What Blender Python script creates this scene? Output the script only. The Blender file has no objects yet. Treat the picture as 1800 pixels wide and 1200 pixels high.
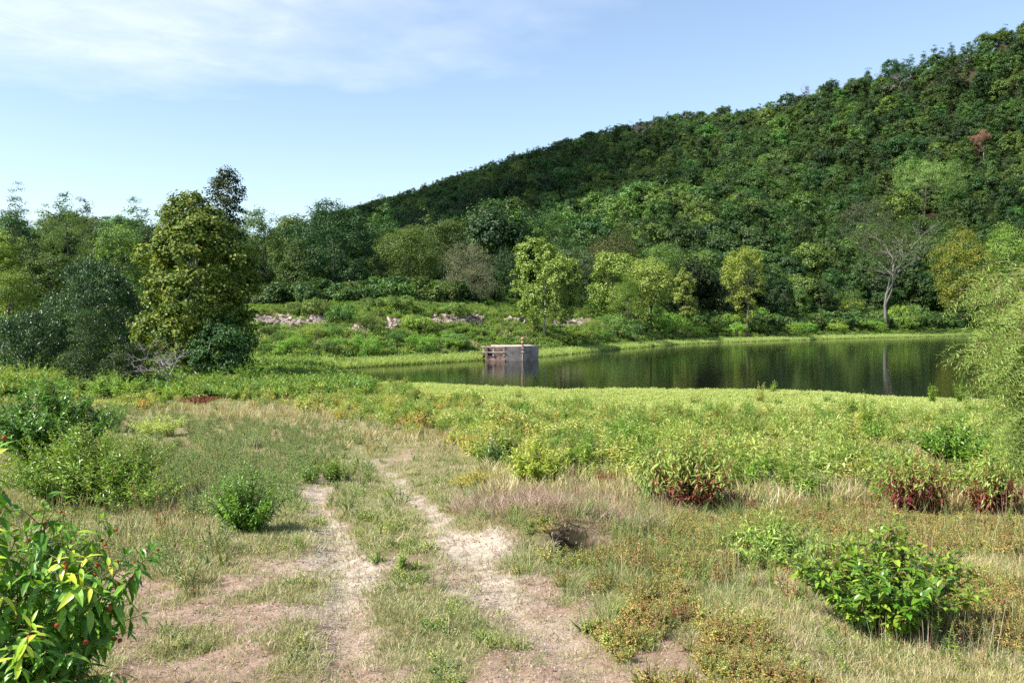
import bpy, math, random
import numpy as np
from mathutils import Vector, Matrix

# ---------------------------------------------------------------- camera, sky, sun
F = 1500.0                 # focal length in photo pixels (photo 1800 wide)
EYE = 4.7                  # eye above the water level
HOR = 560.0                # horizon row in the photo
sc = bpy.context.scene
cam_d = bpy.data.cameras.new('camera'); cam = bpy.data.objects.new('camera', cam_d)
sc.collection.objects.link(cam); sc.camera = cam
cam_d.sensor_width = 36.0; cam_d.lens = 36.0 * F / 1800.0
cam_d.clip_start = 0.1; cam_d.clip_end = 6000
cam.location = (0, 0, EYE)
cam.rotation_euler = (math.radians(90) - math.atan(40.0 / F), 0, 0)

SUN_EL, SUN_AZ = math.radians(46), math.radians(24)    # azimuth: how far the sun stands in front of due left
sun_vec = Vector((-math.cos(SUN_EL) * math.cos(SUN_AZ), -math.cos(SUN_EL) * math.sin(SUN_AZ), math.sin(SUN_EL)))
sun_d = bpy.data.lights.new('sun', 'SUN'); sun = bpy.data.objects.new('sun', sun_d)
sc.collection.objects.link(sun)
sun_d.energy = 4.6; sun_d.angle = math.radians(0.5); sun_d.color = (1.0, 0.94, 0.84)
sun.rotation_euler = (-sun_vec).to_track_quat('-Z', 'Y').to_euler()

world = bpy.data.worlds.new('World'); sc.world = world; world.use_nodes = True
wn, wl = world.node_tree.nodes, world.node_tree.links
wn.clear()
w_out = wn.new('ShaderNodeOutputWorld'); w_bg = wn.new('ShaderNodeBackground')
w_sky = wn.new('ShaderNodeTexSky'); w_sky.sky_type = 'NISHITA'; w_sky.sun_disc = False
w_sky.sun_elevation = SUN_EL
w_sky.sun_rotation = math.atan2(sun_vec.x, sun_vec.y)
w_sky.air_density = 1.1; w_sky.dust_density = 0.6; w_sky.ozone_density = 1.6; w_sky.altitude = 200
w_bg.inputs['Strength'].default_value = 0.097
# thin high cloud, laid out on a flat layer overhead
def wmath(op, a, b=None, c=None, clamp=False):
    n = wn.new('ShaderNodeMath'); n.operation = op; n.use_clamp = clamp
    for i, v in enumerate((a, b, c)):
        if v is None: continue
        if isinstance(v, (int, float)): n.inputs[i].default_value = v
        else: wl.new(v, n.inputs[i])
    return n.outputs[0]
w_tc = wn.new('ShaderNodeTexCoord'); w_sep = wn.new('ShaderNodeSeparateXYZ'); wl.new(w_tc.outputs['Generated'], w_sep.inputs[0])
zc = wmath('MAXIMUM', w_sep.outputs[2], 0.03)
cx = wmath('DIVIDE', w_sep.outputs[0], zc); cy = wmath('DIVIDE', w_sep.outputs[1], zc)
w_cmb = wn.new('ShaderNodeCombineXYZ'); wl.new(cx, w_cmb.inputs[0]); wl.new(cy, w_cmb.inputs[1])
def wnoise(scale, detail, vec=None, rough=0.55, dist=0.0):
    n = wn.new('ShaderNodeTexNoise'); n.inputs['Scale'].default_value = scale; n.inputs['Detail'].default_value = detail
    n.inputs['Roughness'].default_value = rough; n.inputs['Distortion'].default_value = dist
    wl.new(vec or w_cmb.outputs[0], n.inputs['Vector']); return n.outputs['Fac']
n_big = wnoise(1.1, 4.0); n_fine = wnoise(4.5, 6.0, rough=0.62, dist=0.6)
# the bank of cloud over the left of the view
ex = wmath('MULTIPLY', wmath('ADD', cx, 1.35), 0.60); ey = wmath('MULTIPLY', wmath('SUBTRACT', cy, 2.2), 0.60)
rr = wmath('SQRT', wmath('ADD', wmath('MULTIPLY', ex, ex), wmath('MULTIPLY', ey, ey)))
bank = wmath('SUBTRACT', 1.08, rr)
bank = wmath('ADD', bank, wmath('MULTIPLY', wmath('SUBTRACT', n_big, 0.5), 1.5))
bank = wmath('MULTIPLY', bank, 1.5, clamp=True)
soft = wmath('MULTIPLY', bank, wmath('ADD', wmath('MULTIPLY', wmath('SUBTRACT', n_fine, 0.42), 1.1), 0.66), clamp=True)
soft = wmath('MULTIPLY', soft, 0.66)
low = wmath('MULTIPLY', w_sep.outputs[2], 5.0, clamp=True)
soft = wmath('MULTIPLY', soft, low)
w_mix = wn.new('ShaderNodeMixRGB'); wl.new(soft, w_mix.inputs[0])
w_hs = wn.new('ShaderNodeHueSaturation'); w_hs.inputs['Saturation'].default_value = 0.93; w_hs.inputs['Value'].default_value = 1.0
wl.new(w_sky.outputs[0], w_hs.inputs['Color'])
wl.new(w_hs.outputs[0], w_mix.inputs[1])
w_mix.inputs[2].default_value = (5.0, 5.4, 6.2, 1)
wl.new(w_mix.outputs[0], w_bg.inputs['Color']); wl.new(w_bg.outputs[0], w_out.inputs['Surface'])

sc.view_settings.view_transform = 'Standard'; sc.view_settings.look = 'None'
sc.view_settings.gamma = 1.0; sc.view_settings.use_curve_mapping = False
sc.view_settings.exposure = 1.22
sc.render.engine = 'CYCLES'
sc.cycles.max_bounces = 6; sc.cycles.diffuse_bounces = 3; sc.cycles.glossy_bounces = 2
sc.cycles.transmission_bounces = 3; sc.cycles.transparent_max_bounces = 4
sc.cycles.sample_clamp_indirect = 6.0
sc.cycles.use_denoising = False
try: sc.render.use_persistent_data = False
except Exception: pass

R = np.random.default_rng(7)
random.seed(7)

# ---------------------------------------------------------------- noise
def _hash(ix, iy, seed):
    h = (ix.astype(np.int64) * 374761393 + iy.astype(np.int64) * 668265263 + seed * 1442695041) & 0xFFFFFFFF
    h = ((h ^ (h >> 13)) * 1274126177) & 0xFFFFFFFF
    return ((h ^ (h >> 16)) & 0xFFFFFF) / float(0xFFFFFF)
def vnoise(x, y, seed=0):
    x = np.asarray(x, float); y = np.asarray(y, float)
    ix, iy = np.floor(x), np.floor(y); fx, fy = x - ix, y - iy
    fx, fy = fx * fx * (3 - 2 * fx), fy * fy * (3 - 2 * fy)
    a = _hash(ix, iy, seed); b = _hash(ix + 1, iy, seed); c = _hash(ix, iy + 1, seed); d = _hash(ix + 1, iy + 1, seed)
    return (a * (1 - fx) + b * fx) * (1 - fy) + (c * (1 - fx) + d * fx) * fy
def fbm(x, y, seed=0, oct=4):
    s, a, t = 0, 1.0, 0
    for k in range(oct):
        s = s + a * vnoise(np.asarray(x) * 2 ** k, np.asarray(y) * 2 ** k, seed + k * 17); t += a; a *= 0.5
    return s / t
def sstep(a, b, x):
    t = np.clip((np.asarray(x, float) - a) / (b - a), 0, 1); return t * t * (3 - 2 * t)

# ---------------------------------------------------------------- terrain
PROF_Y = [-60, -5, 0, 6, 11.4, 15.5, 25, 35, 45, 55, 70, 2000]
PROF_Z = [4.2, 2.9, 2.62, 2.30, 2.0, 1.72, 1.15, 0.68, 0.38, 0.24, 0.35, 0.35]
FAR = np.array([(-900, 60), (-300, 66), (-60, 74), (-24, 79), (-17.6, 80), (-11.7, 88), (-3.3, 98), (3.6, 107), (7.7, 115), (18, 136),
                (32, 160), (47, 176), (83, 207), (125, 235), (167, 250), (260, 262), (900, 280)])
NEAR = np.array([(-900, 400), (-40, 300), (-19, 100), (-16, 71), (-12.5, 64.5), (-8.5, 60), (-2, 57), (3.9, 54.5), (15.5, 54), (19, 53), (21, 50),
                 (24, 48), (27, 47), (32, 47), (60, 47), (200, 55), (900, 60)])
RIDGE = np.array([(-900, 1100, 30), (-400, 950, 45), (-330, 900, 62), (-160, 800, 102), (0, 700, 131), (110, 620, 143), (187, 560, 146),
                  (243, 520, 158), (288, 480, 168), (390, 450, 205), (900, 420, 260)])
FARP_D = [-60, -15, 0, 4, 15, 25, 50, 90, 400, 3000]
FARP_Z = [-1.5, -1.5, 0.0, 0.35, 3.0, 4.8, 7.6, 8.6, 10.0, 10.0]

def yfar(x): return np.interp(x, FAR[:, 0], FAR[:, 1])
def ynear(x): return np.interp(x, NEAR[:, 0], NEAR[:, 1]) + (fbm(np.asarray(x, float) * .3, np.zeros(np.shape(x)) + .5, 201, 4) - .5) * 4.0
RUT_L = [(600, 1320), (598, 1200), (600, 1100), (600, 1050), (600, 1000), (580, 950), (562, 905), (553, 870), (570, 845), (610, 810), (615, 785)]
RUT_R = [(1180, 1320), (1050, 1200), (930, 1110), (868, 1050), (820, 1000), (772, 940), (732, 890), (702, 855), (672, 825), (640, 800), (620, 785)]

def prof_hit(py):
    ys = np.linspace(2, 60, 600); zz = np.interp(ys, PROF_Y, PROF_Z)
    v = HOR + F * (EYE - zz) / ys
    return float(np.interp(-py, -v, ys))
def to_xy(pts):
    o = []
    for px, py in pts:
        d = prof_hit(py); o.append(((px - 900) * d / F, d))
    return np.array(o)
RUTL, RUTR = to_xy(RUT_L), to_xy(RUT_R)
def pdist(x, y, poly):
    best = np.full(np.shape(x), 1e9)
    for (ax, ay), (bx, by) in zip(poly[:-1], poly[1:]):
        dx, dy = bx - ax, by - ay; t = np.clip(((x - ax) * dx + (y - ay) * dy) / (dx * dx + dy * dy + 1e-9), 0, 1)
        best = np.minimum(best, np.hypot(x - ax - t * dx, y - ay - t * dy))
    return best
HOLE = to_xy([(1018, 990)])[0]
MOUND = to_xy([(965, 945)])[0]

def height(x, y):
    x = np.asarray(x, float); y = np.asarray(y, float)
    yf, yn = yfar(x), ynear(x)
    near = np.interp(y, PROF_Y, PROF_Z)
    near = np.where(x < -15, np.maximum(near, .35), near)
    near = near + (fbm(x * 0.12, y * 0.12, 3) - 0.5) * 0.35 * sstep(2, 12, y) * sstep(60, 40, y) + 0.012 * np.maximum(np.abs(x) - 8, 0) * sstep(45, 20, y)
    edge = (yn - y) * 0.05 + 0.02
    zn = np.minimum(near, np.where(edge > 0, edge + 0.0 * y, np.maximum(edge * 2.5, -1.5)))
    df = (y - yf) * np.where(x > 3, 0.78, 0.95)
    zf = np.interp(df, FARP_D, FARP_Z)
    zf = zf + (fbm(x * 0.07, y * 0.07, 11) - 0.5) * 3.0 * sstep(4, 25, df)
    # hill
    yr = np.interp(x, RIDGE[:, 0], RIDGE[:, 1]); zr = np.interp(x, RIDGE[:, 0], RIDGE[:, 2])
    base = yf + np.interp(x, [-200, -60, 10, 60], [330, 230, 90, 28])
    fr = (y - base) / (yr - base)
    up = np.clip(fr, 0, 1)
    hill = (zr - 10) * (0.85 * up + 0.15 * up * up) + (fbm(x * 0.012, y * 0.012, 5) - 0.5) * 26 * sstep(0.05, 0.35, up) * sstep(1.3, 0.9, fr)
    hill = np.where(fr > 1, (zr - 10) * np.maximum(1 - (fr - 1) * 0.9, 0.2) + (fbm(x * 0.012, y * 0.012, 5) - 0.5) * 26 * sstep(1.3, 0.9, fr), hill)
    hill = np.where(fr < 0, 0, hill)
    zf = zf + hill
    z = np.maximum(zn, zf)
    # small relief near the camera
    fine = (fbm(x * 1.3, y * 1.3, 21, 4) - 0.5) * 0.10 + (fbm(x * 5, y * 5, 31, 4) - 0.5) * 0.06
    z = z + fine * sstep(45, 25, y) * sstep(-30, 0, y)
    rl, rr_ = pdist(x, y, RUTL), pdist(x, y, RUTR)
    fade = sstep(24, 17, y)
    z = z - 0.055 * (np.exp(-(rl / 0.22) ** 2) + np.exp(-(rr_ / 0.24) ** 2)) * fade
    hd = np.hypot((x - HOLE[0]) / 0.27, (y - HOLE[1]) / 0.30)
    z = z - 0.60 * np.exp(-hd ** 4)
    md = np.hypot((x - HOLE[0] + .25) / 0.95, (y - HOLE[1] - 0.75) / 0.55)
    z = z + 0.34 * np.exp(-md ** 2)
    return z
def hz(x, y): return float(height(np.array([x]), np.array([y]))[0])

def uv(x, y):                                   # photo column and row of a ground point
    z = height(x, y); yy = np.maximum(y, 0.5)
    return 900 + F * x / yy, HOR + F * (EYE - z) / yy
def G(px, py, dmax=70):                         # ground point seen at a photo pixel
    for d in np.arange(2.5, 400, 0.1):
        x = (px - 900) * d / F
        if HOR + F * (EYE - float(np.interp(d, PROF_Y, PROF_Z))) / d <= py: break
    ds = np.linspace(max(2.2, d - 8), d + 12, 240); xs = (px - 900) * ds / F
    v = HOR + F * (EYE - height(xs, ds)) / ds
    k = np.argmax(v <= py); d = ds[k] if v[k] <= py else d
    x = (px - 900) * d / F
    return Vector((x, d, hz(x, d)))
def GD(px, d):
    x = (px - 900) * d / F; return Vector((x, d, hz(x, d)))

# ---------------------------------------------------------------- materials
def nodes_of(name):
    m = bpy.data.materials.new(name); m.use_nodes = True
    n, l = m.node_tree.nodes, m.node_tree.links; n.clear(); return m, n, l
def ramp(n, stops):
    r = n.new('ShaderNodeValToRGB'); cr = r.color_ramp
    while len(cr.elements) < len(stops): cr.elements.new(0.5)
    for e, (p, c) in zip(cr.elements, stops):
        e.position = p; e.color = (*c, 1)
    return r
MATS = {}
def leafmat(name, stops, rough=0.5, trans=0.32, vary=0.25, use_obj=False, spec=0.35, hue=0.02):
    """foliage: colour from each leaf's own random value, shifted a little from plant to plant"""
    m, n, l = nodes_of(name)
    out = n.new('ShaderNodeOutputMaterial')
    oi = n.new('ShaderNodeObjectInfo')
    r = ramp(n, stops)
    if use_obj: l.new(oi.outputs['Random'], r.inputs[0])
    else:
        at = n.new('ShaderNodeAttribute'); at.attribute_name = 'rnd'; l.new(at.outputs['Fac'], r.inputs[0])
    hs = n.new('ShaderNodeHueSaturation')
    v = n.new('ShaderNodeMapRange'); v.inputs['To Min'].default_value = 1 - vary; v.inputs['To Max'].default_value = 1 + vary
    l.new(oi.outputs['Random'], v.inputs['Value']); l.new(v.outputs[0], hs.inputs['Value'])
    mm = n.new('ShaderNodeMath'); mm.operation = 'MULTIPLY'; mm.inputs[1].default_value = 7.31; l.new(oi.outputs['Random'], mm.inputs[0])
    fr = n.new('ShaderNodeMath'); fr.operation = 'FRACT'; l.new(mm.outputs[0], fr.inputs[0])
    h = n.new('ShaderNodeMapRange'); h.inputs['To Min'].default_value = 0.5 - hue; h.inputs['To Max'].default_value = 0.5 + hue
    l.new(fr.outputs[0], h.inputs['Value']); l.new(h.outputs[0], hs.inputs['Hue'])
    l.new(r.outputs[0], hs.inputs['Color'])
    p = n.new('ShaderNodeBsdfPrincipled'); p.inputs['Roughness'].default_value = rough
    p.inputs['Specular IOR Level'].default_value = spec
    l.new(hs.outputs[0], p.inputs['Base Color'])
    t = n.new('ShaderNodeBsdfTranslucent')
    tc = n.new('ShaderNodeMixRGB'); tc.blend_type = 'MULTIPLY'; tc.inputs[0].default_value = 1; tc.inputs[2].default_value = (1.25, 1.2, 0.45, 1)
    l.new(hs.outputs[0], tc.inputs[1]); l.new(tc.outputs[0], t.inputs['Color'])
    mx = n.new('ShaderNodeMixShader'); mx.inputs[0].default_value = trans
    l.new(p.outputs[0], mx.inputs[1]); l.new(t.outputs[0], mx.inputs[2]); l.new(mx.outputs[0], out.inputs['Surface'])
    MATS[name] = m; return m
def solidmat(name, c1, c2, scale=8, rough=0.85, bump=0.3, detail=6, stops=None, coord='Object'):
    m, n, l = nodes_of(name)
    out = n.new('ShaderNodeOutputMaterial'); p = n.new('ShaderNodeBsdfPrincipled'); p.inputs['Roughness'].default_value = rough
    p.inputs['Specular IOR Level'].default_value = 0.25
    tc = n.new('ShaderNodeTexCoord'); nz = n.new('ShaderNodeTexNoise'); nz.inputs['Scale'].default_value = scale; nz.inputs['Detail'].default_value = detail
    l.new(tc.outputs[coord], nz.inputs['Vector'])
    r = ramp(n, stops or [(0.32, c1), (0.68, c2)]); l.new(nz.outputs['Fac'], r.inputs[0]); 
    oi = n.new('ShaderNodeObjectInfo'); hs = n.new('ShaderNodeHueSaturation'); v = n.new('ShaderNodeMapRange')
    v.inputs['To Min'].default_value = 0.82; v.inputs['To Max'].default_value = 1.15
    l.new(oi.outputs['Random'], v.inputs['Value']); l.new(v.outputs[0], hs.inputs['Value']); l.new(r.outputs[0], hs.inputs['Color'])
    l.new(hs.outputs[0], p.inputs['Base Color'])
    b = n.new('ShaderNodeBump'); b.inputs['Strength'].default_value = bump; b.inputs['Distance'].default_value = 0.05
    l.new(nz.outputs['Fac'], b.inputs['Height']); l.new(b.outputs[0], p.inputs['Normal'])
    l.new(p.outputs[0], out.inputs['Surface']); MATS[name] = m; return m

M = MATS
# forest and trees
leafmat('foliage_dark', [(0, (0.023, 0.054, 0.019)), (.6, (0.043, 0.092, 0.023)), (1, (0.072, 0.129, 0.033))], vary=.42, hue=.025)
leafmat('foliage_pine', [(0, (0.032, 0.076, 0.026)), (.6, (0.070, 0.138, 0.029)), (1, (0.121, 0.200, 0.038))], vary=.42, hue=.025)
leafmat('foliage_mid', [(0, (0.045, 0.097, 0.024)), (.6, (0.091, 0.172, 0.034)), (1, (0.152, 0.244, 0.051))], vary=.42, hue=.03)
leafmat('foliage_olive', [(0, (0.051, 0.094, 0.021)), (.6, (0.101, 0.165, 0.033)), (1, (0.165, 0.220, 0.051))], vary=.42, hue=.02)
leafmat('foliage_olive_brown', [(0, (.05, .06, .018)), (.6, (.10, .115, .03)), (1, (.16, .15, .045))], vary=.2, hue=.02)
leafmat('foliage_grey', [(0, (0.046, 0.081, 0.034)), (.6, (0.098, 0.144, 0.056)), (1, (0.184, 0.225, 0.113))], vary=.2)
leafmat('foliage_blue', [(0, (.018, .050, .018)), (.6, (.045, .105, .034)), (1, (.13, .22, .085))], vary=.15, spec=.6, rough=.4)
leafmat('foliage_bright', [(0, (0.072, 0.144, 0.019)), (.6, (0.144, 0.240, 0.036)), (1, (0.240, 0.336, 0.060))], vary=.18)
leafmat('foliage_light', [(0, (0.098, 0.195, 0.045)), (.6, (0.165, 0.300, 0.075)), (1, (0.255, 0.405, 0.135))], vary=.1)
leafmat('foliage_yellow', [(0, (0.117, 0.196, 0.028)), (.6, (0.234, 0.333, 0.054)), (1, (0.390, 0.484, 0.108))], vary=.12)
leafmat('foliage_orange', [(0, (.09, .12, .015)), (.5, (.19, .22, .028)), (1, (.34, .27, .04))], vary=.1)
leafmat('foliage_sycamore', [(0, (0.051, 0.091, 0.016)), (.5, (0.112, 0.169, 0.022)), (.82, (0.199, 0.251, 0.039)), (.95, (0.470, 0.423, 0.110)), (1, (0.543, 0.298, 0.078))], vary=.08, rough=.5, spec=.3)
leafmat('foliage_sycamore_pale', [(0, (0.109, 0.173, 0.028)), (.6, (0.218, 0.311, 0.054)), (.9, (0.420, 0.518, 0.154)), (1, (0.560, 0.660, 0.351))], vary=.08, rough=.45)
leafmat('foliage_cedar', [(0, (.016, .034, .008)), (.6, (.036, .070, .014)), (1, (.08, .12, .024))], vary=.1)
leafmat('foliage_dead', [(0, (.24, .11, .08)), (1, (.42, .22, .17))], vary=.1)
leafmat('foliage_willow', [(0, (0.141, 0.266, 0.056)), (.6, (0.248, 0.426, 0.096)), (1, (0.401, 0.598, 0.191))], vary=.1, trans=.4)
leafmat('foliage_bank', [(0, (0.080, 0.152, 0.034)), (.6, (0.145, 0.251, 0.053)), (1, (0.246, 0.356, 0.091))], vary=.22, hue=.03)
leafmat('foliage_bank_bright', [(0, (0.096, 0.192, 0.025)), (.6, (0.192, 0.336, 0.044)), (1, (0.300, 0.456, 0.078))], vary=.15, hue=.02)
leafmat('foliage_flower_grey', [(0, (0.059, 0.088, 0.040)), (.5, (0.119, 0.143, 0.070)), (1, (0.297, 0.297, 0.194))], vary=.1)
# herbs
leafmat('leaf_smartweed', [(0, (0.262, 0.315, 0.081)), (.6, (0.480, 0.525, 0.143)), (1, (0.620, 0.660, 0.328))], vary=.22, hue=.02, trans=.4)
leafmat('leaf_smartweed_green', [(0, (0.127, 0.216, 0.035)), (.6, (0.254, 0.357, 0.073)), (1, (0.435, 0.527, 0.144))], vary=.22, hue=.02, trans=.4)
leafmat('leaf_marsh', [(0, (0.259, 0.346, 0.083)), (.6, (0.457, 0.540, 0.166)), (1, (0.601, 0.627, 0.294))], vary=.15, trans=.4)
leafmat('leaf_gold', [(0, (0.259, 0.282, 0.072)), (.5, (0.518, 0.397, 0.108)), (1, (0.620, 0.430, 0.145))], vary=.2, trans=.35)
leafmat('leaf_rust', [(0, (0.197, 0.215, 0.077)), (.5, (0.395, 0.251, 0.119)), (.8, (0.592, 0.251, 0.156)), (1, (0.592, 0.108, 0.077))], vary=.2, trans=.3)
leafmat('leaf_greygreen', [(0, (0.141, 0.205, 0.075)), (.6, (0.261, 0.354, 0.150)), (1, (0.483, 0.540, 0.279))], vary=.25, trans=.3)
leafmat('leaf_green', [(0, (0.054, 0.136, 0.016)), (.6, (0.137, 0.270, 0.029)), (1, (0.294, 0.444, 0.064))], vary=.15, rough=.35, spec=.6)
leafmat('leaf_dark', [(0, (.020, .060, .010)), (.6, (.045, .11, .018)), (1, (.10, .19, .035))], vary=.1, rough=.35, spec=.6)
leafmat('leaf_fresh', [(0, (0.066, 0.168, 0.014)), (.6, (0.158, 0.300, 0.026)), (1, (0.317, 0.456, 0.059))], vary=.12, rough=.38, spec=.5)
leafmat('leaf_lime', [(0, (0.175, 0.250, 0.024)), (.6, (0.350, 0.450, 0.049)), (1, (0.575, 0.625, 0.130))], vary=.1, rough=.45)
leafmat('leaf_red_green', [(0, (.18, .028, .020)), (.12, (.09, .020, .014)), (.22, (.22, .06, .035)), (.30, (.20, .13, .05)), (.36, (.13, .19, .035)), (.45, (.12, .19, .03)), (.75, (.22, .32, .06)), (1, (.34, .44, .12))], vary=.1)
leafmat('leaf_red', [(0, (.13, .010, .008)), (.7, (.24, .03, .018)), (1, (.30, .15, .06))], vary=.15)
leafmat('leaf_near', [(0, (0.140, 0.301, 0.025)), (.45, (0.311, 0.512, 0.038)), (.8, (0.619, 0.660, 0.063)), (.93, (0.620, 0.660, 0.083)), (1, (0.620, 0.660, 0.063))], vary=.05, use_obj=True, rough=.30, spec=.7, trans=.38)
leafmat('leaf_near_dark', [(0, (0.033, 0.094, 0.011)), (.5, (0.061, 0.154, 0.017)), (1, (0.121, 0.231, 0.028))], vary=.05, use_obj=True, rough=.28, spec=.7, trans=.3)
leafmat('leaf_near_glossy', [(0, (0.054, 0.144, 0.013)), (.5, (0.108, 0.240, 0.020)), (1, (0.216, 0.360, 0.040))], vary=.05, use_obj=True, rough=.30, spec=.6, trans=.36)
leafmat('grass_green', [(0, (0.121, 0.176, 0.057)), (.6, (0.216, 0.284, 0.097)), (1, (0.365, 0.405, 0.178))], vary=.25, trans=.3, spec=.2)
leafmat('grass_short', [(0, (0.148, 0.176, 0.071)), (.5, (0.265, 0.291, 0.111)), (.8, (0.396, 0.383, 0.202)), (1, (0.595, 0.459, 0.364))], vary=.2, trans=.25, spec=.2)
leafmat('grass_dry', [(0, (0.223, 0.194, 0.102)), (.5, (0.402, 0.327, 0.188)), (1, (0.620, 0.535, 0.359))], vary=.25, trans=.25, spec=.2)
leafmat('grass_olive', [(0, (0.206, 0.227, 0.077)), (.5, (0.377, 0.356, 0.151)), (1, (0.617, 0.501, 0.302))], vary=.25, trans=.3, spec=.2)
leafmat('grass_brown', [(0, (0.156, 0.102, 0.073)), (.5, (0.288, 0.198, 0.145)), (1, (0.504, 0.384, 0.304))], vary=.2, trans=.2, spec=.2)
leafmat('reed', [(0, (0.180, 0.285, 0.056)), (.6, (0.330, 0.465, 0.101)), (1, (0.540, 0.540, 0.270))], vary=.2)
solidmat('bark_grey', (.14, .125, .11), (.30, .28, .25), 6, bump=.5)
solidmat('bark_dark', (.05, .042, .035), (.12, .10, .085), 6, bump=.5)
solidmat('bark_dead', (.24, .20, .21), (.40, .35, .37), 5)
solidmat('bark_sycamore', (.16, .13, .09), (.50, .46, .38), 2.5)
solidmat('stem_green', (.09, .13, .03), (.16, .18, .06), 9)
solidmat('stem_red', (.16, .04, .03), (.26, .09, .05), 9)
solidmat('stem_brown', (.14, .09, .05), (.24, .17, .10), 9)
solidmat('seed_head', (.20, .035, .012), (.34, .09, .03), 40)
solidmat('rock_pale', (.26, .20, .17), (.56, .50, .45), 1.6, stops=[(.25, (.13, .09, .075)), (.5, (.26, .21, .18)), (.72, (.38, .33, .29))])
solidmat('stone', (.25, .19, .15), (.46, .38, .32), 12)
solidmat('red_stone', (.16, .09, .065), (.30, .19, .14), 12)
solidmat('concrete', (.16, .15, .15), (.36, .34, .33), 1.4, stops=[(.2, (.10, .08, .07)), (.42, (.22, .185, .16)), (.6, (.32, .275, .24)), (.8, (.42, .36, .31))])
solidmat('concrete_pale', (.26, .20, .17), (.48, .40, .35), 2.5)
solidmat('concrete_brown', (.11, .07, .055), (.28, .20, .16), 2.0)
solidmat('rust', (.30, .14, .09), (.46, .30, .22), 7)
solidmat('white_paint', (.70, .68, .64), (.85, .83, .80), 4)

# ---------------------------------------------------------------- mesh helpers
def mesh_from(name, verts, faces, rnd=None, smooth=False, mats=(), matidx=None):
    """faces: list of int arrays (n, k)"""
    me = bpy.data.meshes.new(name)
    verts = np.asarray(verts, np.float32)
    me.vertices.add(len(verts)); me.vertices.foreach_set('co', verts.ravel())
    loops = np.concatenate([f.ravel() for f in faces]).astype(np.int32)
    counts = np.concatenate([np.full(len(f), f.shape[1]) for f in faces]).astype(np.int32)
    starts = np.concatenate([[0], np.cumsum(counts)[:-1]]).astype(np.int32)
    me.loops.add(len(loops)); me.loops.foreach_set('vertex_index', loops)
    me.polygons.add(len(counts)); me.polygons.foreach_set('loop_start', starts)
    try: me.polygons.foreach_set('loop_total', counts)
    except Exception: pass
    if matidx is not None: me.polygons.foreach_set('material_index', np.concatenate(matidx).astype(np.int32))
    me.polygons.foreach_set('use_smooth', np.full(len(counts), smooth))
    if rnd is not None:
        a = me.attributes.new('rnd', 'FLOAT', 'POINT'); a.data.foreach_set('value', np.asarray(rnd, np.float32))
    me.update(calc_edges=True)
    for m in mats: me.materials.append(M[m] if isinstance(m, str) else m)
    return me

class Acc:
    """collects vertex/face arrays"""
    def __init__(s): s.v = []; s.f = {3: [], 4: []}; s.mi = {3: [], 4: []}; s.r = []; s.n = 0
    def add(s, v, faces, rnd, mi=0):
        v = np.asarray(v, float).reshape(-1, 3); s.v.append(v)
        s.r.append(np.broadcast_to(np.asarray(rnd, float), (len(v),)))
        for f in faces:
            f = np.asarray(f, np.int64); k = f.shape[1]; s.f[k].append(f + s.n); s.mi[k].append(np.full(len(f), mi))
        s.n += len(v)
    def mesh(s, name, mats, smooth=False):
        fs, mi = [], []
        for k in (3, 4):
            if s.f[k]: fs.append(np.concatenate(s.f[k])); mi.append(np.concatenate(s.mi[k]))
        return mesh_from(name, np.concatenate(s.v), fs, np.concatenate(s.r), smooth, mats, mi)

def norm(a): return a / (np.linalg.norm(a, axis=-1, keepdims=True) + 1e-9)
def rand_dirs(rng, n):
    v = rng.normal(size=(n, 3)); return norm(v)

def leaf_quads(pos, axis, nrm, L, W, fold=0.18):
    """one folded, pointed quad per leaf"""
    side = norm(np.cross(axis, nrm)); up = norm(np.cross(side, axis))
    L = np.asarray(L)[:, None]; W = np.asarray(W)[:, None]
    mid = pos + axis * L * 0.45
    v = np.stack([pos, mid + side * W * .5 + up * W * fold, pos + axis * L - up * L * 0.08, mid - side * W * .5 + up * W * fold], 1)
    n = len(pos); f = np.arange(n * 4).reshape(n, 4)
    return v.reshape(-1, 3), [f]
def leaf_lance(pos, axis, nrm, L, W, droop=0.25, fold=0.16):
    side = norm(np.cross(axis, nrm)); up = norm(np.cross(side, axis))
    L = np.asarray(L)[:, None]; W = np.asarray(W)[:, None]
    def c(t): return pos + axis * L * t - up * L * droop * t * t
    c1, c2, T = c(.33), c(.68), c(1.0)
    w1, w2 = W * .5, W * .42
    v = np.stack([pos, c1, c2, T, c1 + side * w1 + up * w1 * 2 * fold, c1 - side * w1 + up * w1 * 2 * fold,
                  c2 + side * w2 + up * w2 * 2 * fold, c2 - side * w2 + up * w2 * 2 * fold], 1)
    n = len(pos); b = (np.arange(n) * 8)[:, None]
    q = np.concatenate([b + [1, 4, 6, 2], b + [1, 2, 7, 5]]); t = np.concatenate([b + [0, 4, 1], b + [0, 1, 5], b + [2, 6, 3], b + [2, 3, 7]])
    return v.reshape(-1, 3), [q, t]

def tube(acc, pts, radii, sides=6, mi=0, rnd=.5, cap=True):
    pts = np.asarray(pts, float); k = len(pts)
    tan = norm(np.gradient(pts, axis=0)); ref = np.array([0.31, 0.77, 0.2]); ref = ref / np.linalg.norm(ref)
    a = norm(np.cross(tan, ref)); b = np.cross(tan, a)
    th = np.linspace(0, 2 * np.pi, sides, endpoint=False)
    ring = pts[:, None] + np.asarray(radii)[:, None, None] * (a[:, None] * np.cos(th)[None, :, None] + b[:, None] * np.sin(th)[None, :, None])
    idx = np.arange(k * sides).reshape(k, sides); i0, i1 = idx[:-1], idx[1:]
    q = np.stack([i0, np.roll(i0, -1, 1), np.roll(i1, -1, 1), i1], -1).reshape(-1, 4)
    acc.add(ring.reshape(-1, 3), [q], rnd, mi)

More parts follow.
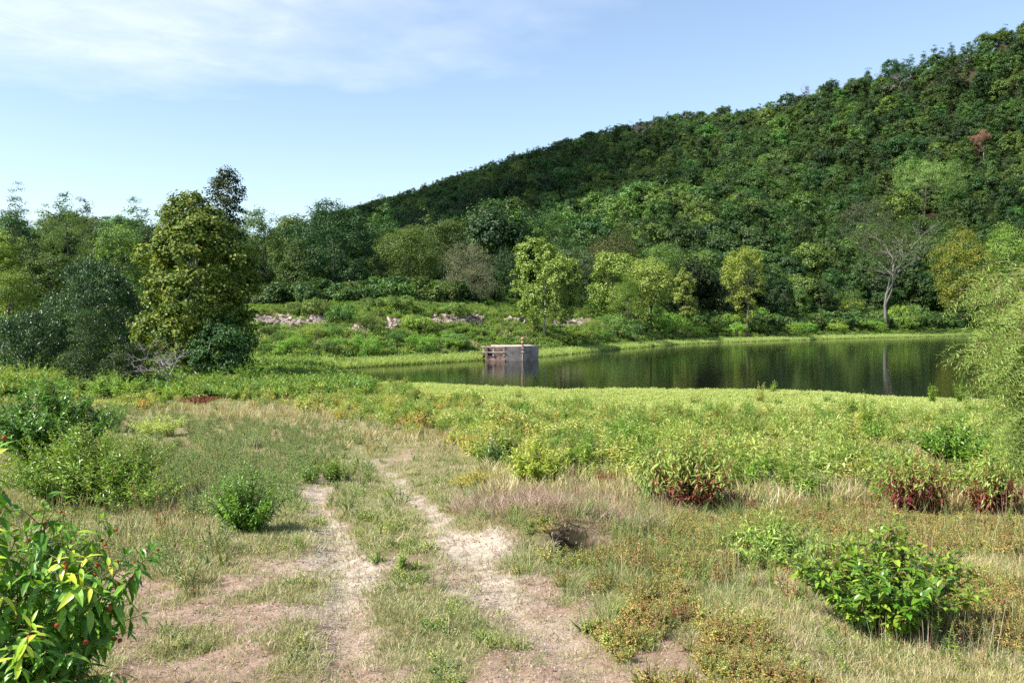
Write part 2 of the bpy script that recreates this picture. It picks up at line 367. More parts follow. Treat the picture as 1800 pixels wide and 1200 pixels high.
def col_link(o): sc.collection.objects.link(o)
def tag(o, label=None, cat=None, group=None, kind=None):
    if label: o['label'] = label
    if cat: o['category'] = cat
    if group: o['group'] = group
    if kind: o['kind'] = kind
    return o
def empty(name, loc, rz=0, s=1.0):
    o = bpy.data.objects.new(name, None); o.location = loc; o.rotation_euler = (0, 0, rz); o.scale = (s, s, s)
    o.empty_display_size = 0.3; col_link(o); return o
def part(name, me, parent, loc=None):
    o = bpy.data.objects.new(name, me); o.parent = parent
    if loc is not None: o.location = loc
    col_link(o); return o
def copy_tree(o, parent=None):
    c = o.copy(); col_link(c); c.parent = parent
    for ch in list(o.children): copy_tree(ch, c)
    return c

# ---------------------------------------------------------------- the ground
def axis_coords(lo, hi, c, mn, g):
    a = math.asinh((lo - c) * g / mn) / g; b = math.asinh((hi - c) * g / mn) / g
    t = np.linspace(a, b, int(abs(b - a))); return c + np.sinh(t * g) * mn / g
gx = axis_coords(-1400, 1400, 0, .07, .0205); gy = axis_coords(-120, 1500, 6.5, .07, .0205)
GX, GY = np.meshgrid(gx, gy); GZ = height(GX, GY)
gv = np.stack([GX, GY, GZ], -1).reshape(-1, 3)
nx, ny = len(gx), len(gy); ii = np.arange(nx * ny).reshape(ny, nx)
gf = np.stack([ii[:-1, :-1], ii[:-1, 1:], ii[1:, 1:], ii[1:, :-1]], -1).reshape(-1, 4)

def blob(u, v, cx, cy, rx, ry): return np.exp(-(((u - cx) / rx) ** 2 + ((v - cy) / ry) ** 2))
def bare_mask(x, y):
    """how bare the soil is: wheel ruts, the worn foot of the track, scattered patches"""
    rl, rr_ = pdist(x, y, RUTL), pdist(x, y, RUTR)
    wob = (fbm(x * 1.6, y * 1.1, 41) - .5)
    u = 900 + F * x / np.maximum(y, 1)
    rut = np.maximum(sstep(.27, .17, rl + wob * .45), sstep(.27, .18, rr_ + wob * .35)) * sstep(21, 15, y)
    n = fbm(x * 1.5, y * 1.0, 43)
    n2 = fbm(x * 3.5, y * 2.6, 47)
    foot = blob(x, y, -.1, 5.6, 1.6, 2.6) + blob(x, y, -1.2, 6.8, 1.6, 1.3) * .7 + blob(x, y, -1.9, 8.3, 1.0, 1.0) * .45 + blob(x, y, -2.6, 5.6, 1.0, .8) * .6
    foot = foot + blob(x, y, -3.0, 7.7, 2.0, .9) * .55
    n3 = fbm(x * 2.1, y * 1.6, 53, 5); foot = sstep(.25, .6, foot) * sstep(.43, .53, n3 + .05 * np.minimum(foot, 1.2) - .015)
    b = G_BARE
    up = blob(x, y, b[0][0], b[0][1], 1.5, 2.2) * .9 + blob(x, y, b[1][0], b[1][1], 1.2, 2.2) * .8
    up = sstep(.72, 1.0, up * .6 + n2 * .6) * .8
    mnd = sstep(.5, .8, blob(x, y, HOLE[0] - .9, HOLE[1] + .0, .5, .7) * .8 + n2 * .3)
    hole = sstep(1.3, 0.9, np.hypot((x - HOLE[0]) / .36, (y - HOLE[1]) / .42))
    return np.clip(np.maximum.reduce([rut, foot, up, mnd, hole]), 0, 1)
G_BARE = [to_xy([(730, 795)])[0], to_xy([(650, 815)])[0]]
bm_ = bare_mask(GX, GY) * sstep(60, 40, GY)
rut_ = np.maximum(sstep(.6, .1, pdist(GX, GY, RUTL) + (fbm(GX * 2, GY * 2, 59) - .5)), sstep(.6, .1, pdist(GX, GY, RUTR) + (fbm(GX * 2, GY * 2, 57) - .5))) * sstep(.5, 3, GY - 5.0)
wet_ = sstep(3.0, 0.0, GZ) * sstep(30, 50, GY)
gme = mesh_from('ground', gv, [gf], smooth=True)
df_ = (GY - yfar(GX)) * np.where(GX > 3, .78, .95)
woods_hole_shade_ = sstep(0, 8, df_ - np.where(GX < 5, 44, np.where(GX < 40, 44 - (GX - 5) * .7, 16)))
wet_ = np.maximum(wet_, sstep(-1, 2, df_) * (1 - woods_hole_shade_) * .8)
woods_hole_shade_ = np.maximum(woods_hole_shade_, sstep(1.25, .9, np.hypot((GX - HOLE[0]) / .28, (GY - HOLE[1] - .05) / .36)))  # inside of the burrow hole coloured dark too, as painted shade
for nm, arr in (('bare', bm_), ('pale', rut_), ('wet', wet_), ('woods_hole_shade', woods_hole_shade_)):
    a = gme.attributes.new(nm, 'FLOAT', 'POINT'); a.data.foreach_set('value', arr.ravel().astype(np.float32))
m, n, l = nodes_of('soil')
out = n.new('ShaderNodeOutputMaterial'); p = n.new('ShaderNodeBsdfPrincipled'); p.inputs['Roughness'].default_value = .95; p.inputs['Specular IOR Level'].default_value = .15
tc = n.new('ShaderNodeTexCoord')
def tn(scale, det, rough=.6):
    z = n.new('ShaderNodeTexNoise'); z.inputs['Scale'].default_value = scale; z.inputs['Detail'].default_value = det; z.inputs['Roughness'].default_value = rough
    l.new(tc.outputs['Object'], z.inputs['Vector']); return z.outputs['Fac']
nA, nB, nC = tn(.9, 5), tn(9, 8, .7), tn(48, 6, .75)
def mixc(fac, a, b, mode='MIX'):
    x = n.new('ShaderNodeMixRGB'); x.blend_type = mode
    if isinstance(fac, float): x.inputs[0].default_value = fac
    else: l.new(fac, x.inputs[0])
    for i, c in ((1, a), (2, b)):
        if isinstance(c, tuple): x.inputs[i].default_value = (*c, 1)
        else: l.new(c, x.inputs[i])
    return x.outputs[0]
soil_r = ramp(n, [(.3, (.20, .125, .088)), (.5, (.31, .22, .165)), (.7, (.40, .31, .245))]); l.new(nA, soil_r.inputs[0])
soil_p = ramp(n, [(.3, (.30, .25, .20)), (.7, (.46, .40, .33))]); l.new(nB, soil_p.inputs[0])
under = ramp(n, [(.3, (.13, .115, .055)), (.55, (.20, .18, .085)), (.75, (.28, .24, .14))]); l.new(nB, under.inputs[0])
def attr(nm):
    a = n.new('ShaderNodeAttribute'); a.attribute_name = nm; return a.outputs['Fac']
soil = mixc(attr('pale'), soil_r.outputs[0], soil_p.outputs[0])
grain = ramp(n, [(.34, (.38, .36, .34)), (.47, (.9, .9, .9)), (.60, (1.12, 1.1, 1.08)), (.72, (1.5, 1.46, 1.4))]); l.new(nC, grain.inputs[0])
soil = mixc(1.0, soil, grain.outputs[0], 'MULTIPLY')
clod = ramp(n, [(.36, (.60, .57, .54)), (.47, (1, 1, 1)), (.7, (1.12, 1.1, 1.08))]); l.new(nB, clod.inputs[0])
soil = mixc(1.0, soil, clod.outputs[0], 'MULTIPLY')
g2 = mixc(attr('bare'), under.outputs[0], soil)
green = ramp(n, [(.3, (.055, .085, .02)), (.7, (.11, .15, .035))]); l.new(nB, green.inputs[0])
g3 = mixc(attr('wet'), g2, green.outputs[0])
litter_shade_c = ramp(n, [(.3, (.020, .022, .010)), (.7, (.055, .045, .025))]); l.new(nB, litter_shade_c.inputs[0])  # leaf litter under the wood, and the painted shade in the burrow hole
g3 = mixc(attr('woods_hole_shade'), g3, litter_shade_c.outputs[0])
l.new(g3, p.inputs['Base Color'])
b = n.new('ShaderNodeBump'); b.inputs['Strength'].default_value = .9; b.inputs['Distance'].default_value = .03; l.new(nB, b.inputs['Height'])
b2 = n.new('ShaderNodeBump'); b2.inputs['Strength'].default_value = .8; b2.inputs['Distance'].default_value = .008; l.new(nC, b2.inputs['Height']); l.new(b.outputs[0], b2.inputs['Normal'])
l.new(b2.outputs[0], p.inputs['Normal']); l.new(p.outputs[0], out.inputs['Surface'])
gme.materials.append(m)
ground = bpy.data.objects.new('ground', gme); col_link(ground)
tag(ground, 'sandy and grassy ground with two bare wheel ruts, rising to the wooded hill', kind='structure')

# ---------------------------------------------------------------- the water
wv, wf = [(-120, 30, 0), (900, 30, 0), (900, 300, 0), (-120, 300, 0)], np.array([[0, 1, 2, 3]])
wme = mesh_from('lake_water', wv, [wf])
m, n, l = nodes_of('water')
out = n.new('ShaderNodeOutputMaterial'); p = n.new('ShaderNodeBsdfPrincipled')
p.inputs['Base Color'].default_value = (.006, .008, .005, 1); p.inputs['Roughness'].default_value = .04; p.inputs['IOR'].default_value = 1.15
tc = n.new('ShaderNodeTexCoord'); mp = n.new('ShaderNodeMapping'); mp.inputs['Scale'].default_value = (.5, 2.0, 1); l.new(tc.outputs['Object'], mp.inputs[0])
nz = n.new('ShaderNodeTexNoise'); nz.inputs['Scale'].default_value = 1.6; nz.inputs['Detail'].default_value = 4; l.new(mp.outputs[0], nz.inputs['Vector'])
b = n.new('ShaderNodeBump'); b.inputs['Strength'].default_value = .06; b.inputs['Distance'].default_value = .1; l.new(nz.outputs['Fac'], b.inputs['Height'])
l.new(b.outputs[0], p.inputs['Normal']); l.new(p.outputs[0], out.inputs['Surface'])
wme.materials.append(m)
water = bpy.data.objects.new('lake_water', wme); col_link(water)
tag(water, 'dark still lake water reflecting the wooded shore', kind='structure')

def cloud(cx_, cy_, cz_, rx, ry, rz, label):
    import bmesh
    rg = np.random.default_rng(9); bm = bmesh.new()
    for k in range(26):
        a = rg.uniform(0, 6.28); q = math.sqrt(rg.random()); s = rg.uniform(.26, .5) * (1.15 - .6 * q)
        mt = Matrix.Translation((math.cos(a) * q * rx * .8, math.sin(a) * q * ry * .8, rg.uniform(-.1, .4) * rz)) @ Matrix.Diagonal((rx * s, ry * s, rz * s * 1.4, 1))
        bmesh.ops.create_icosphere(bm, subdivisions=3, radius=1.0, matrix=mt)
    for vt in bm.verts: vt.co *= 1 + .10 * (vnoise(vt.co.x * .02, vt.co.y * .02 + vt.co.z * .02, 5) - .5)
    me = bpy.data.meshes.new('cloud'); bm.to_mesh(me); bm.free()
    m, n, l = nodes_of('cloud'); out = n.new('ShaderNodeOutputMaterial'); df = n.new('ShaderNodeBsdfDiffuse'); tr = n.new('ShaderNodeBsdfTransparent'); mx = n.new('ShaderNodeMixShader')
    df.inputs['Color'].default_value = (.9, .9, .92, 1); mx.inputs[0].default_value = .36
    l.new(tr.outputs[0], mx.inputs[1]); l.new(df.outputs[0], mx.inputs[2]); l.new(mx.outputs[0], out.inputs['Surface']); me.materials.append(m)
    o = bpy.data.objects.new('cloud', me); o.location = (cx_, cy_, cz_); col_link(o); tag(o, label, kind='structure')
T_ = 1500.0
cloud(-75 + sun_vec.x * T_, 600 + sun_vec.y * T_, 90 + sun_vec.z * T_, 205, 310, 60, 'small fair weather cloud high on the left, shading the far hillside')
# ---------------------------------------------------------------- trees
def lobes_round(rng, H, Rr, base=.25, n=9):
    zc = H * (base + 1) / 2; rz = H * (1 - base) / 2
    L = [(0, 0, zc, Rr * .8, Rr * .8, rz * .92)]
    for k in range(n):
        a = rng.uniform(0, 6.28); e = rng.uniform(-.85, 1.0)
        c = math.sqrt(max(0, 1 - min(1, e * e)))
        r = rng.uniform(.34, .5)
        L.append((Rr * .66 * c * math.cos(a), Rr * .66 * c * math.sin(a), zc + rz * .68 * e, Rr * r, Rr * r, rz * r))
    return L
def lobes_cone(rng, H, Rr, base=.2, n=9):
    L = []
    for k in range(n):
        t = k / (n - 1); z = H * (base + (1 - base) * (t * .9 + .05)); rad = Rr * (1 - t * .72) * rng.uniform(.85, 1.1)
        a = rng.uniform(0, 6.28); o = Rr * .25 * (1 - t)
        L.append((o * math.cos(a), o * math.sin(a), z, rad * .85, rad * .85, H * (1 - base) / n * 1.3))
    return L
def crown(rng, lobes, nclust, per, cl, leaf, flat=.7, updir=.5, jitter=.8, inner=.25, aspect=.7, droop=0.0, hmin=None):
    lob = np.array(lobes); area = (lob[:, 3] * lob[:, 4] + lob[:, 3] * lob[:, 5]) ; area /= area.sum()
    cs = []; dirs = []
    tries = 0
    while len(cs) < nclust and tries < nclust * 12:
        tries += 1
        k = rng.choice(len(lob), p=area); d = rng.normal(size=3); d /= np.linalg.norm(d)
        if d[2] < -.35 and rng.random() < .6: d[2] = -d[2]
        f = rng.uniform(.82, 1.02) if rng.random() > inner else rng.uniform(.3, .8)
        pnt = lob[k, :3] + d * lob[k, 3:] * f
        q = ((pnt - lob[:, :3]) / lob[:, 3:]); deep = (q * q).sum(1).min()
        if deep < .45 and rng.random() > inner: continue
        if pnt[2] < (hmin if hmin is not None else .2): continue
        cs.append(pnt); dirs.append(d)
    cs, dirs = np.array(cs), np.array(dirs)
    nn = len(cs); sz = cl * rng.uniform(.6, 1.35, nn)
    off = rng.normal(size=(nn, per, 3)); off = off / (np.linalg.norm(off, axis=-1, keepdims=True) + 1e-6) * rng.random((nn, per, 1)) ** .45
    off[..., 2] *= flat
    pos = (cs[:, None] + off * sz[:, None, None]).reshape(-1, 3)
    outd = (norm(off + 0 * off) * .6 + dirs[:, None] * .6).reshape(-1, 3)
    nrm = norm(outd + np.array([0, 0, updir]) + rand_dirs(rng, len(pos)) * jitter)
    ax = norm(np.cross(nrm, rand_dirs(rng, len(pos))) - np.array([0, 0, droop]))
    L = leaf * rng.uniform(.6, 1.3, len(pos))
    clr = np.repeat(rng.random(nn), per)
    rnd = np.clip(clr * .45 + rng.random(len(pos)) * .55, 0, 1)
    v, f = leaf_quads(pos, ax, nrm, L, L * aspect)
    return v, f, np.repeat(rnd, 4)
def limbs(rng, acc, H, r0, targets, lean=0.0, sides=7, forkh=.3):
    top = np.array([lean, 0, H * .8]); k = 7
    t = np.linspace(0, 1, k)[:, None]
    bend = np.stack([np.sin(t[:, 0] * 3.1) * H * .02, np.cos(t[:, 0] * 2.3) * H * .015 - H * .015, 0 * t[:, 0]], 1)
    tr = t * top + bend
    rad = r0 * (1 - t[:, 0] * .8); rad[0] *= 1.4
    tube(acc, tr, rad, sides)
    for tg in targets:
        s = rng.uniform(forkh, .75); i = s * (k - 1); i0 = int(i); st = tr[i0] * (1 - (i - i0)) + tr[min(i0 + 1, k - 1)] * (i - i0)
        tg = np.array(tg); mid = st * .5 + tg * .5 + np.array([0, 0, -.06 * H]) + rng.normal(size=3) * H * .015
        pts = [st, st * .6 + mid * .4 + rng.normal(size=3) * H * .006, mid, tg * .6 + mid * .4, tg]
        rr0 = r0 * (1 - s * .8) * .6
        tube(acc, pts, [rr0, rr0 * .8, rr0 * .55, rr0 * .35, rr0 * .12], 5)
def tree_meshes(name, seed, H, Rr, kind='round', nclust=90, per=40, cl=.9, leaf=.4, fol='foliage_mid', bark='bark_dark', base=.22, trunk_r=None, lobes=None, **kw):
    rng = np.random.default_rng(seed)
    lb = lobes or (lobes_cone(rng, H, Rr, base) if kind == 'cone' else lobes_round(rng, H, Rr, base))
    v, f, r = crown(rng, lb, nclust, per, cl, leaf, **kw)
    a = Acc(); a.add(v, f, r); cm = a.mesh(name + '_crown', [fol])
    b = Acc(); limbs(rng, b, H, trunk_r or H * .016, [x[:3] for x in lb[1:8]])
    tm = b.mesh(name + '_trunk', [bark], True)
    return tm, cm

# prototype crowns of the forest: fine ones for the nearer trees, coarse ones for the far wood
PROTO = {}
def proto(key, **kw):
    PROTO[key] = tree_meshes(key, **kw)
for i in range(5): proto(f'oak{i}', seed=100 + i, H=13, Rr=5.6, nclust=210, per=34, cl=1.1, leaf=.42, fol='foliage_mid', base=.04, jitter=.42)
for i in range(3): proto(f'pine{i}', seed=120 + i, H=14.5, Rr=4.6, kind='cone', nclust=180, per=34, cl=.95, leaf=.40, fol='foliage_pine', base=.08, jitter=.5, flat=.5, updir=.8, aspect=.45)
for i in range(4): proto(f'oakfar{i}', seed=140 + i, H=12, Rr=5.2, nclust=100, per=28, cl=1.15, leaf=.60, fol='foliage_mid', base=.08, jitter=.42)
for i in range(3): proto(f'pinefar{i}', seed=150 + i, H=13, Rr=4.2, kind='cone', nclust=80, per=28, cl=1.0, leaf=.56, fol='foliage_pine', base=.12, jitter=.5, flat=.55, updir=.8, aspect=.5)

def tree_at(name, loc, meshes, label, cat='tree', group=None, fol=None, s=1.0, sz=None, rz=None):
    e = empty(name, (loc[0], loc[1], loc[2] - .08), random.uniform(0, 6.28) if rz is None else rz)
    e.scale = (s, s, sz or s)
    t = part('trunk', meshes[0], e); c = part('crown', meshes[1], e)
    if fol:
        c.material_slots[0].link = 'OBJECT'; c.material_slots[0].material = M[fol]
    tag(e, label, cat, group); return e

feature_xy = []            # (x, y, radius) kept free of forest trees
def slope_hit(px, py):
    ds = np.linspace(150, 900, 3000); xs = (px - 900) * ds / F
    return float(ds[np.argmax(HOR + F * (EYE - height(xs, ds)) / ds <= py)])
def feat(name, px, d, top, wpx, label, fol, seed, kind='round', base=.12, nclust=150, per=40, leaf=.35, cl=None, bark='bark_dark', cat='tree', group=None, trunk_r=None, keep=1.0, **kw):
    g = GD(px, d); zt = EYE + (HOR - top) / F * d; H = max(zt - g.z, 1.2); Rr = wpx * d / F / 2 * (1.14 if fol == 'foliage_sycamore_pale' else 1)
    ms = tree_meshes(name, seed, H, Rr * 1.04, kind, int(nclust * .95), int(per * 1.45), cl or Rr * .24, leaf * .80, fol, bark, base, trunk_r=trunk_r, **kw)
    e = tree_at(name, g, ms, label, cat, group, rz=0)
    feature_xy.append((g.x, g.y, Rr * keep + 2.5)); return e

# -- left group
g = GD(345, 58)
lb = [(0, 0, 7.2, 2.9, 2.9, 4.8), (-1.9, 0, 3.4, 2.0, 2.0, 2.1), (1.7, .2, 4.2, 2.1, 2.0, 2.3), (-2.1, -.4, 7.0, 1.7, 1.7, 2.0), (2.2, 0, 7.9, 1.7, 1.7, 1.9),
      (-1.0, .3, 10.6, 1.6, 1.6, 1.7), (1.0, 0, 10.3, 1.5, 1.5, 1.6), (.1, -1.6, 5.8, 2.0, 1.6, 2.4), (0, -1.2, 9.0, 1.7, 1.4, 1.8), (-.4, 0, 11.9, 1.0, 1.0, 1.1),
      (-2.9, -.2, 8.4, 1.0, 1.0, 1.1), (3.2, -.2, 6.6, 1.0, 1.0, 1.0), (1.2, -1, 2.2, 1.4, 1.2, 1.2), (-.6, -1.4, 3.0, 1.4, 1.2, 1.4)]
ms = tree_meshes('big_sycamore', 11, 13, 4, lobes=lb, nclust=500, per=64, cl=.60, leaf=.21, fol='foliage_sycamore', bark='bark_sycamore', aspect=.95, trunk_r=.22, inner=.12, jitter=.7, hmin=.5)
tree_at('sycamore_tree', g, ms, 'large dark green sycamore with flecks of yellow leaves, tallest tree on the left', rz=0)
feature_xy.append((g.x, g.y, 5))
feat('oak_tree', 388, 68, 305, 100, 'narrow dark tree rising just behind the top of the large sycamore', 'foliage_dark', 12, nclust=260, leaf=.24, cl=.6, base=.1)
feat('hackberry_tree', 165, 64, 462, 190, 'broad blue-green tree with glossy hanging leaves, left of the large sycamore', 'foliage_blue', 13, nclust=420, per=44, leaf=.26, cl=.7, base=.0, droop=1.2, aspect=.45)
feat('hackberry_tree', 70, 60, 530, 120, 'lower rounded bush of blue-green leaves at the left edge of the glossy tree', 'foliage_blue', 14, nclust=200, per=40, leaf=.24, cl=.6, base=.0, droop=1.0, aspect=.45)
feat('cedar_tree', 150, 52, 548, 135, 'low spreading dark cedar with flat boughs in front of the glossy tree', 'foliage_cedar', 15, kind='cone', nclust=260, per=60, leaf=.13, cl=.5, base=.0, flat=.35, aspect=.5)
feat('cedar_tree', 222, 50, 600, 80, 'small shaded cedar bush between the dark cedar and the bare shrub', 'foliage_cedar', 16, nclust=120, per=50, leaf=.13, cl=.4, base=.0)
feat('hawthorn_bush', 385, 56, 560, 110, 'dark bushy undergrowth at the right foot of the large sycamore', 'foliage_dark', 17, nclust=200, per=40, leaf=.2, cl=.5, base=0, cat='bush')
feat('hawthorn_bush', 25, 70, 560, 90, 'greyish pale bush at the left edge below the lime green one', 'foliage_grey', 18, nclust=120, per=40, leaf=.2, cl=.5, base=0, cat='bush')
feat('locust_bush', 22, 92, 472, 70, 'lime green feathery bush at the far left edge', 'foliage_bright', 19, nclust=120, per=50, leaf=.2, cl=.8, base=0, cat='bush')
feat('maple_tree', 15, 105, 408, 75, 'yellow-green tree cut by the left edge of the picture', 'foliage_yellow', 20, nclust=150, leaf=.3, base=.05)
feat('pine_tree', 32, 120, 330, 62, 'blue-green spiky pine standing above the wood at the far left', 'foliage_blue', 21, kind='cone', nclust=80, per=30, leaf=.35, cl=.8, base=.15, flat=.4, aspect=.3)
feat('pine_tree', 28, 112, 365, 95, 'dark rounded pine just below the spiky pine at far left', 'foliage_dark', 22, nclust=130, leaf=.3, base=.05)
feat('elm_tree', 120, 118, 352, 80, 'olive tree with an upright brushy top, second skyline tree from the left', 'foliage_olive', 23, nclust=130, leaf=.3, base=.05, droop=-1.5, aspect=.35)
feat('walnut_tree', 200, 125, 372, 80, 'dark tree with ragged top on the skyline left of the large sycamore', 'foliage_dark', 24, nclust=110, leaf=.35, base=.05)
feat('elm_tree', 90, 96, 436, 90, 'yellowish olive bushy tree behind the glossy blue-green tree', 'foliage_olive', 25, nclust=130, leaf=.3, base=.0)
feat('elm_tree', 215, 100, 388, 100, 'mid green rounded tree touching the left side of the large sycamore', 'foliage_mid', 26, nclust=150, leaf=.3, base=.0)
# -- wood behind the rocky bank
feat('elm_tree', 465, 145, 360, 90, 'olive green tree with a thin top just right of the large sycamore', 'foliage_olive', 30, nclust=170, leaf=.34, base=.05)
feat('oak_tree', 585, 138, 362, 165, 'broad very dark oak in the middle of the wood behind the bank', 'foliage_dark', 31, nclust=420, per=44, leaf=.34, cl=1.1, base=.02)
feat('oak_tree', 530, 133, 425, 80, 'dark green tree at the left foot of the broad dark oak', 'foliage_mid', 32, nclust=170, leaf=.3, base=.0)
feat('elm_tree', 715, 150, 396, 120, 'rounded olive tree right of the broad dark oak', 'foliage_olive', 33, nclust=280, leaf=.34, base=.02)
feat('elm_tree', 775, 160, 388, 100, 'yellow-topped olive tree behind the grey brushy tree', 'foliage_olive', 34, nclust=220, leaf=.34, base=.05)
feat('sumac_tree', 826, 138, 428, 100, 'low grey-green tree with a pale brushy flowering top', 'foliage_flower_grey', 35, nclust=200, leaf=.28, base=.0, droop=-1.2, aspect=.4)
feat('sycamore_tree', 888, 195, 360, 76, 'yellowish rounded sycamore crown above the wood, left of a twin green crown', 'foliage_olive', 36, nclust=200, leaf=.4, base=.1)
feat('sycamore_tree', 966, 192, 362, 92, 'bright green pointed crown above and behind the lone sycamore', 'foliage_mid', 37, nclust=220, leaf=.4, base=.1)
feat('sycamore_tree', 1094, 205, 378, 62, 'narrow green crown rising from the wood behind the shore', 'foliage_mid', 38, kind='cone', nclust=150, leaf=.4, base=.1)
feat('elm_tree', 1080, 190, 408, 110, 'brownish olive round tree in the wood between two green crowns', 'foliage_olive_brown', 39, nclust=220, leaf=.38, base=.02)
feat('elm_tree', 1158, 188, 425, 90, 'olive round tree behind the row of yellow-green sycamores', 'foliage_olive', 40, nclust=200, leaf=.38, base=.02)
feat('oak_tree', 1005, 170, 430, 90, 'grey-green tree between the lone sycamore and the sycamore row', 'foliage_grey', 41, nclust=180, leaf=.34, base=.0)
feat('oak_tree', 895, 150, 440, 70, 'dark green tree just left of the lone sycamore', 'foliage_dark', 42, nclust=150, leaf=.3, base=.0)
# -- shore trees
feat('sycamore_tree', 955, 123, 423, 108, 'lone yellow-green sycamore standing on the bank behind the concrete box', 'foliage_sycamore_pale', 43, nclust=330, per=38, leaf=.34, cl=.8, base=.08, aspect=.9, bark='bark_sycamore', trunk_r=.16)
feat('sycamore_tree', 1074, 158, 443, 72, 'yellow-green sycamore at the left end of the shore row', 'foliage_sycamore_pale', 44, nclust=200, leaf=.36, base=.1, aspect=.9)
feat('sycamore_tree', 1142, 168, 447, 82, 'yellow-green sycamore in the middle of the shore row', 'foliage_sycamore_pale', 45, nclust=220, leaf=.36, base=.1, aspect=.9)
feat('sycamore_tree', 1204, 178, 468, 42, 'small yellow-green sycamore at the right end of the shore row', 'foliage_sycamore_pale', 46, nclust=100, leaf=.34, base=.1, aspect=.9)
feat('willow_tree', 1102, 148, 488, 62, 'small ball-shaped soft green willow in front of the shore row', 'foliage_bright', 47, nclust=200, per=60, leaf=.22, cl=.6, base=.05, aspect=.25)
feat('hickory_tree', 1312, 190, 422, 82, 'pale yellow hickory crown standing out of the lower slope', 'foliage_yellow', 48, nclust=200, leaf=.4, base=.08, cl=.9)
feat('sycamore_tree', 1688, 250, 410, 98, 'orange-tinged sycamore on the right shore', 'foliage_orange', 49, nclust=230, leaf=.45, base=.15, aspect=.9, trunk_r=.2)
feat('hickory_tree', 1768, 262, 398, 105, 'yellow-green hickory above the foreground willow at the right edge', 'foliage_yellow', 50, nclust=260, leaf=.45, base=.15)
feat('locust_tree', 1622, slope_hit(1622, 385), 282, 125, 'pale fresh green tree lighting up the slope at right', 'foliage_light', 51, nclust=320, leaf=.5, base=.1, cl=1.6, keep=.5)
feat('oak_tree', 1515, slope_hit(1515, 470), 350, 110, 'grey-green oak behind the half bare shore tree', 'foliage_grey', 52, nclust=260, leaf=.42, base=.1)

# -- leafless trees
def bare_tree(seed, H, spread, r0, levels=4, upright=.5):
    rng = np.random.default_rng(seed); a = Acc(); tips = []
    def grow(p, d, L, r, lev):
        k = 5; pts = [p]; dd = d.copy()
        for i in range(k):
            dd = norm(dd + rng.normal(size=3) * .12 + np.array([0, 0, .03])); pts.append(pts[-1] + dd * L / k)
        tube(a, pts, np.linspace(r, r * .45, k + 1), 5 if lev > 1 else 7)
        if lev == 0: return tips.append(pts[-1])
        for j in range(rng.integers(3, 5)):
            t = rng.uniform(.35, 1); b = pts[min(k, int(t * k) + 1)]
            nd = norm(dd * upright + norm(rng.normal(size=3)) * np.array([spread, spread, .55]) + np.array([0, 0, .12]))
            grow(b, nd, L * rng.uniform(.5, .75), r * .5, lev - 1)
    grow(np.array([0, 0, -.1]), np.array([0, 0, 1.0]), H * .42, r0, levels)
    return a, tips
def bare_feat(name, px, d, top, label, seed, bark='bark_dead', spread=1.0, levels=4, fol=None, leaf=.3, r=.016, basepy=None, leaves=0, cat='tree'):
    g = GD(px, d); H = EYE + (HOR - top) / F * d - g.z
    a, tips = bare_tree(seed, H, spread, H * r, levels)
    V = np.concatenate(a.v); s = H / V[:, 2].max()
    for i in range(len(a.v)): a.v[i] = a.v[i] * s
    e = empty(name, g); part('branches' if leaves == 0 else 'trunk', a.mesh(name, [bark], True), e)
    if leaves:
        rng = np.random.default_rng(seed); tp = np.array(tips) * s
        tp = tp[tp[:, 2] > H * .42]; print('tips', len(tips), len(tp), H)
        pos = (tp[:, None] + rng.normal(size=(len(tp), leaves, 3)) * H * .03).reshape(-1, 3)
        nr = norm(rand_dirs(rng, len(pos)) + [0, 0, .6]); ax = norm(np.cross(nr, rand_dirs(rng, len(pos))))
        L = leaf * rng.uniform(.6, 1.3, len(pos)); v, f = leaf_quads(pos, ax, nr, L, L * .6)
        c = Acc(); c.add(v, f, np.repeat(rng.random(len(pos)), 4)); part('crown', c.mesh(name + '_leaves', [fol]), e)
    feature_xy.append((g.x, g.y, 4)); tag(e, label, cat); return e
bare_feat('half_bare_tree', 1557, 230, 385, 'half bare grey tree with a thin olive crown leaning over the right shore', 61, fol='foliage_olive', leaves=45, leaf=.40, spread=1.1, levels=4, r=.0125, bark='bark_grey')
bare_feat('dead_shrub', 308, 50, 585, 'bare grey dead shrub at the foot of the large sycamore', 62, spread=1.5, levels=4, r=.016, cat='shrub')
bare_feat('dead_shrub', 275, 51, 592, 'second bare grey shrub leaning left beside the dead one', 63, spread=1.7, levels=3, r=.014, cat='shrub')

# -- the forest: its nearest trees as objects, the far rest as one
rng = np.random.default_rng(5)
pts = []
X0, X1 = -260, 420
sp = 5.9
for yy in np.arange(100, 860, sp * .9):
    for xx in np.arange(X0, X1, sp): pts.append((xx, yy))
P_ = np.array(pts) + rng.uniform(-.48, .48, (len(pts), 2)) * sp
x, y = P_[:, 0], P_[:, 1]
df = (y - yfar(x)) * np.where(x > 3, .78, .95)
yr = np.interp(x, RIDGE[:, 0], RIDGE[:, 1])
u = 900 + F * x / y
inner = df > np.where(x < 5, 44, np.where(x < 40, 44 - (x - 5) * .7, 19)) + (fbm(x * .05, y * .05, 71) - .5) * 12
keep = inner & (y < yr + 26) & (u > -130) & (u < 1960)
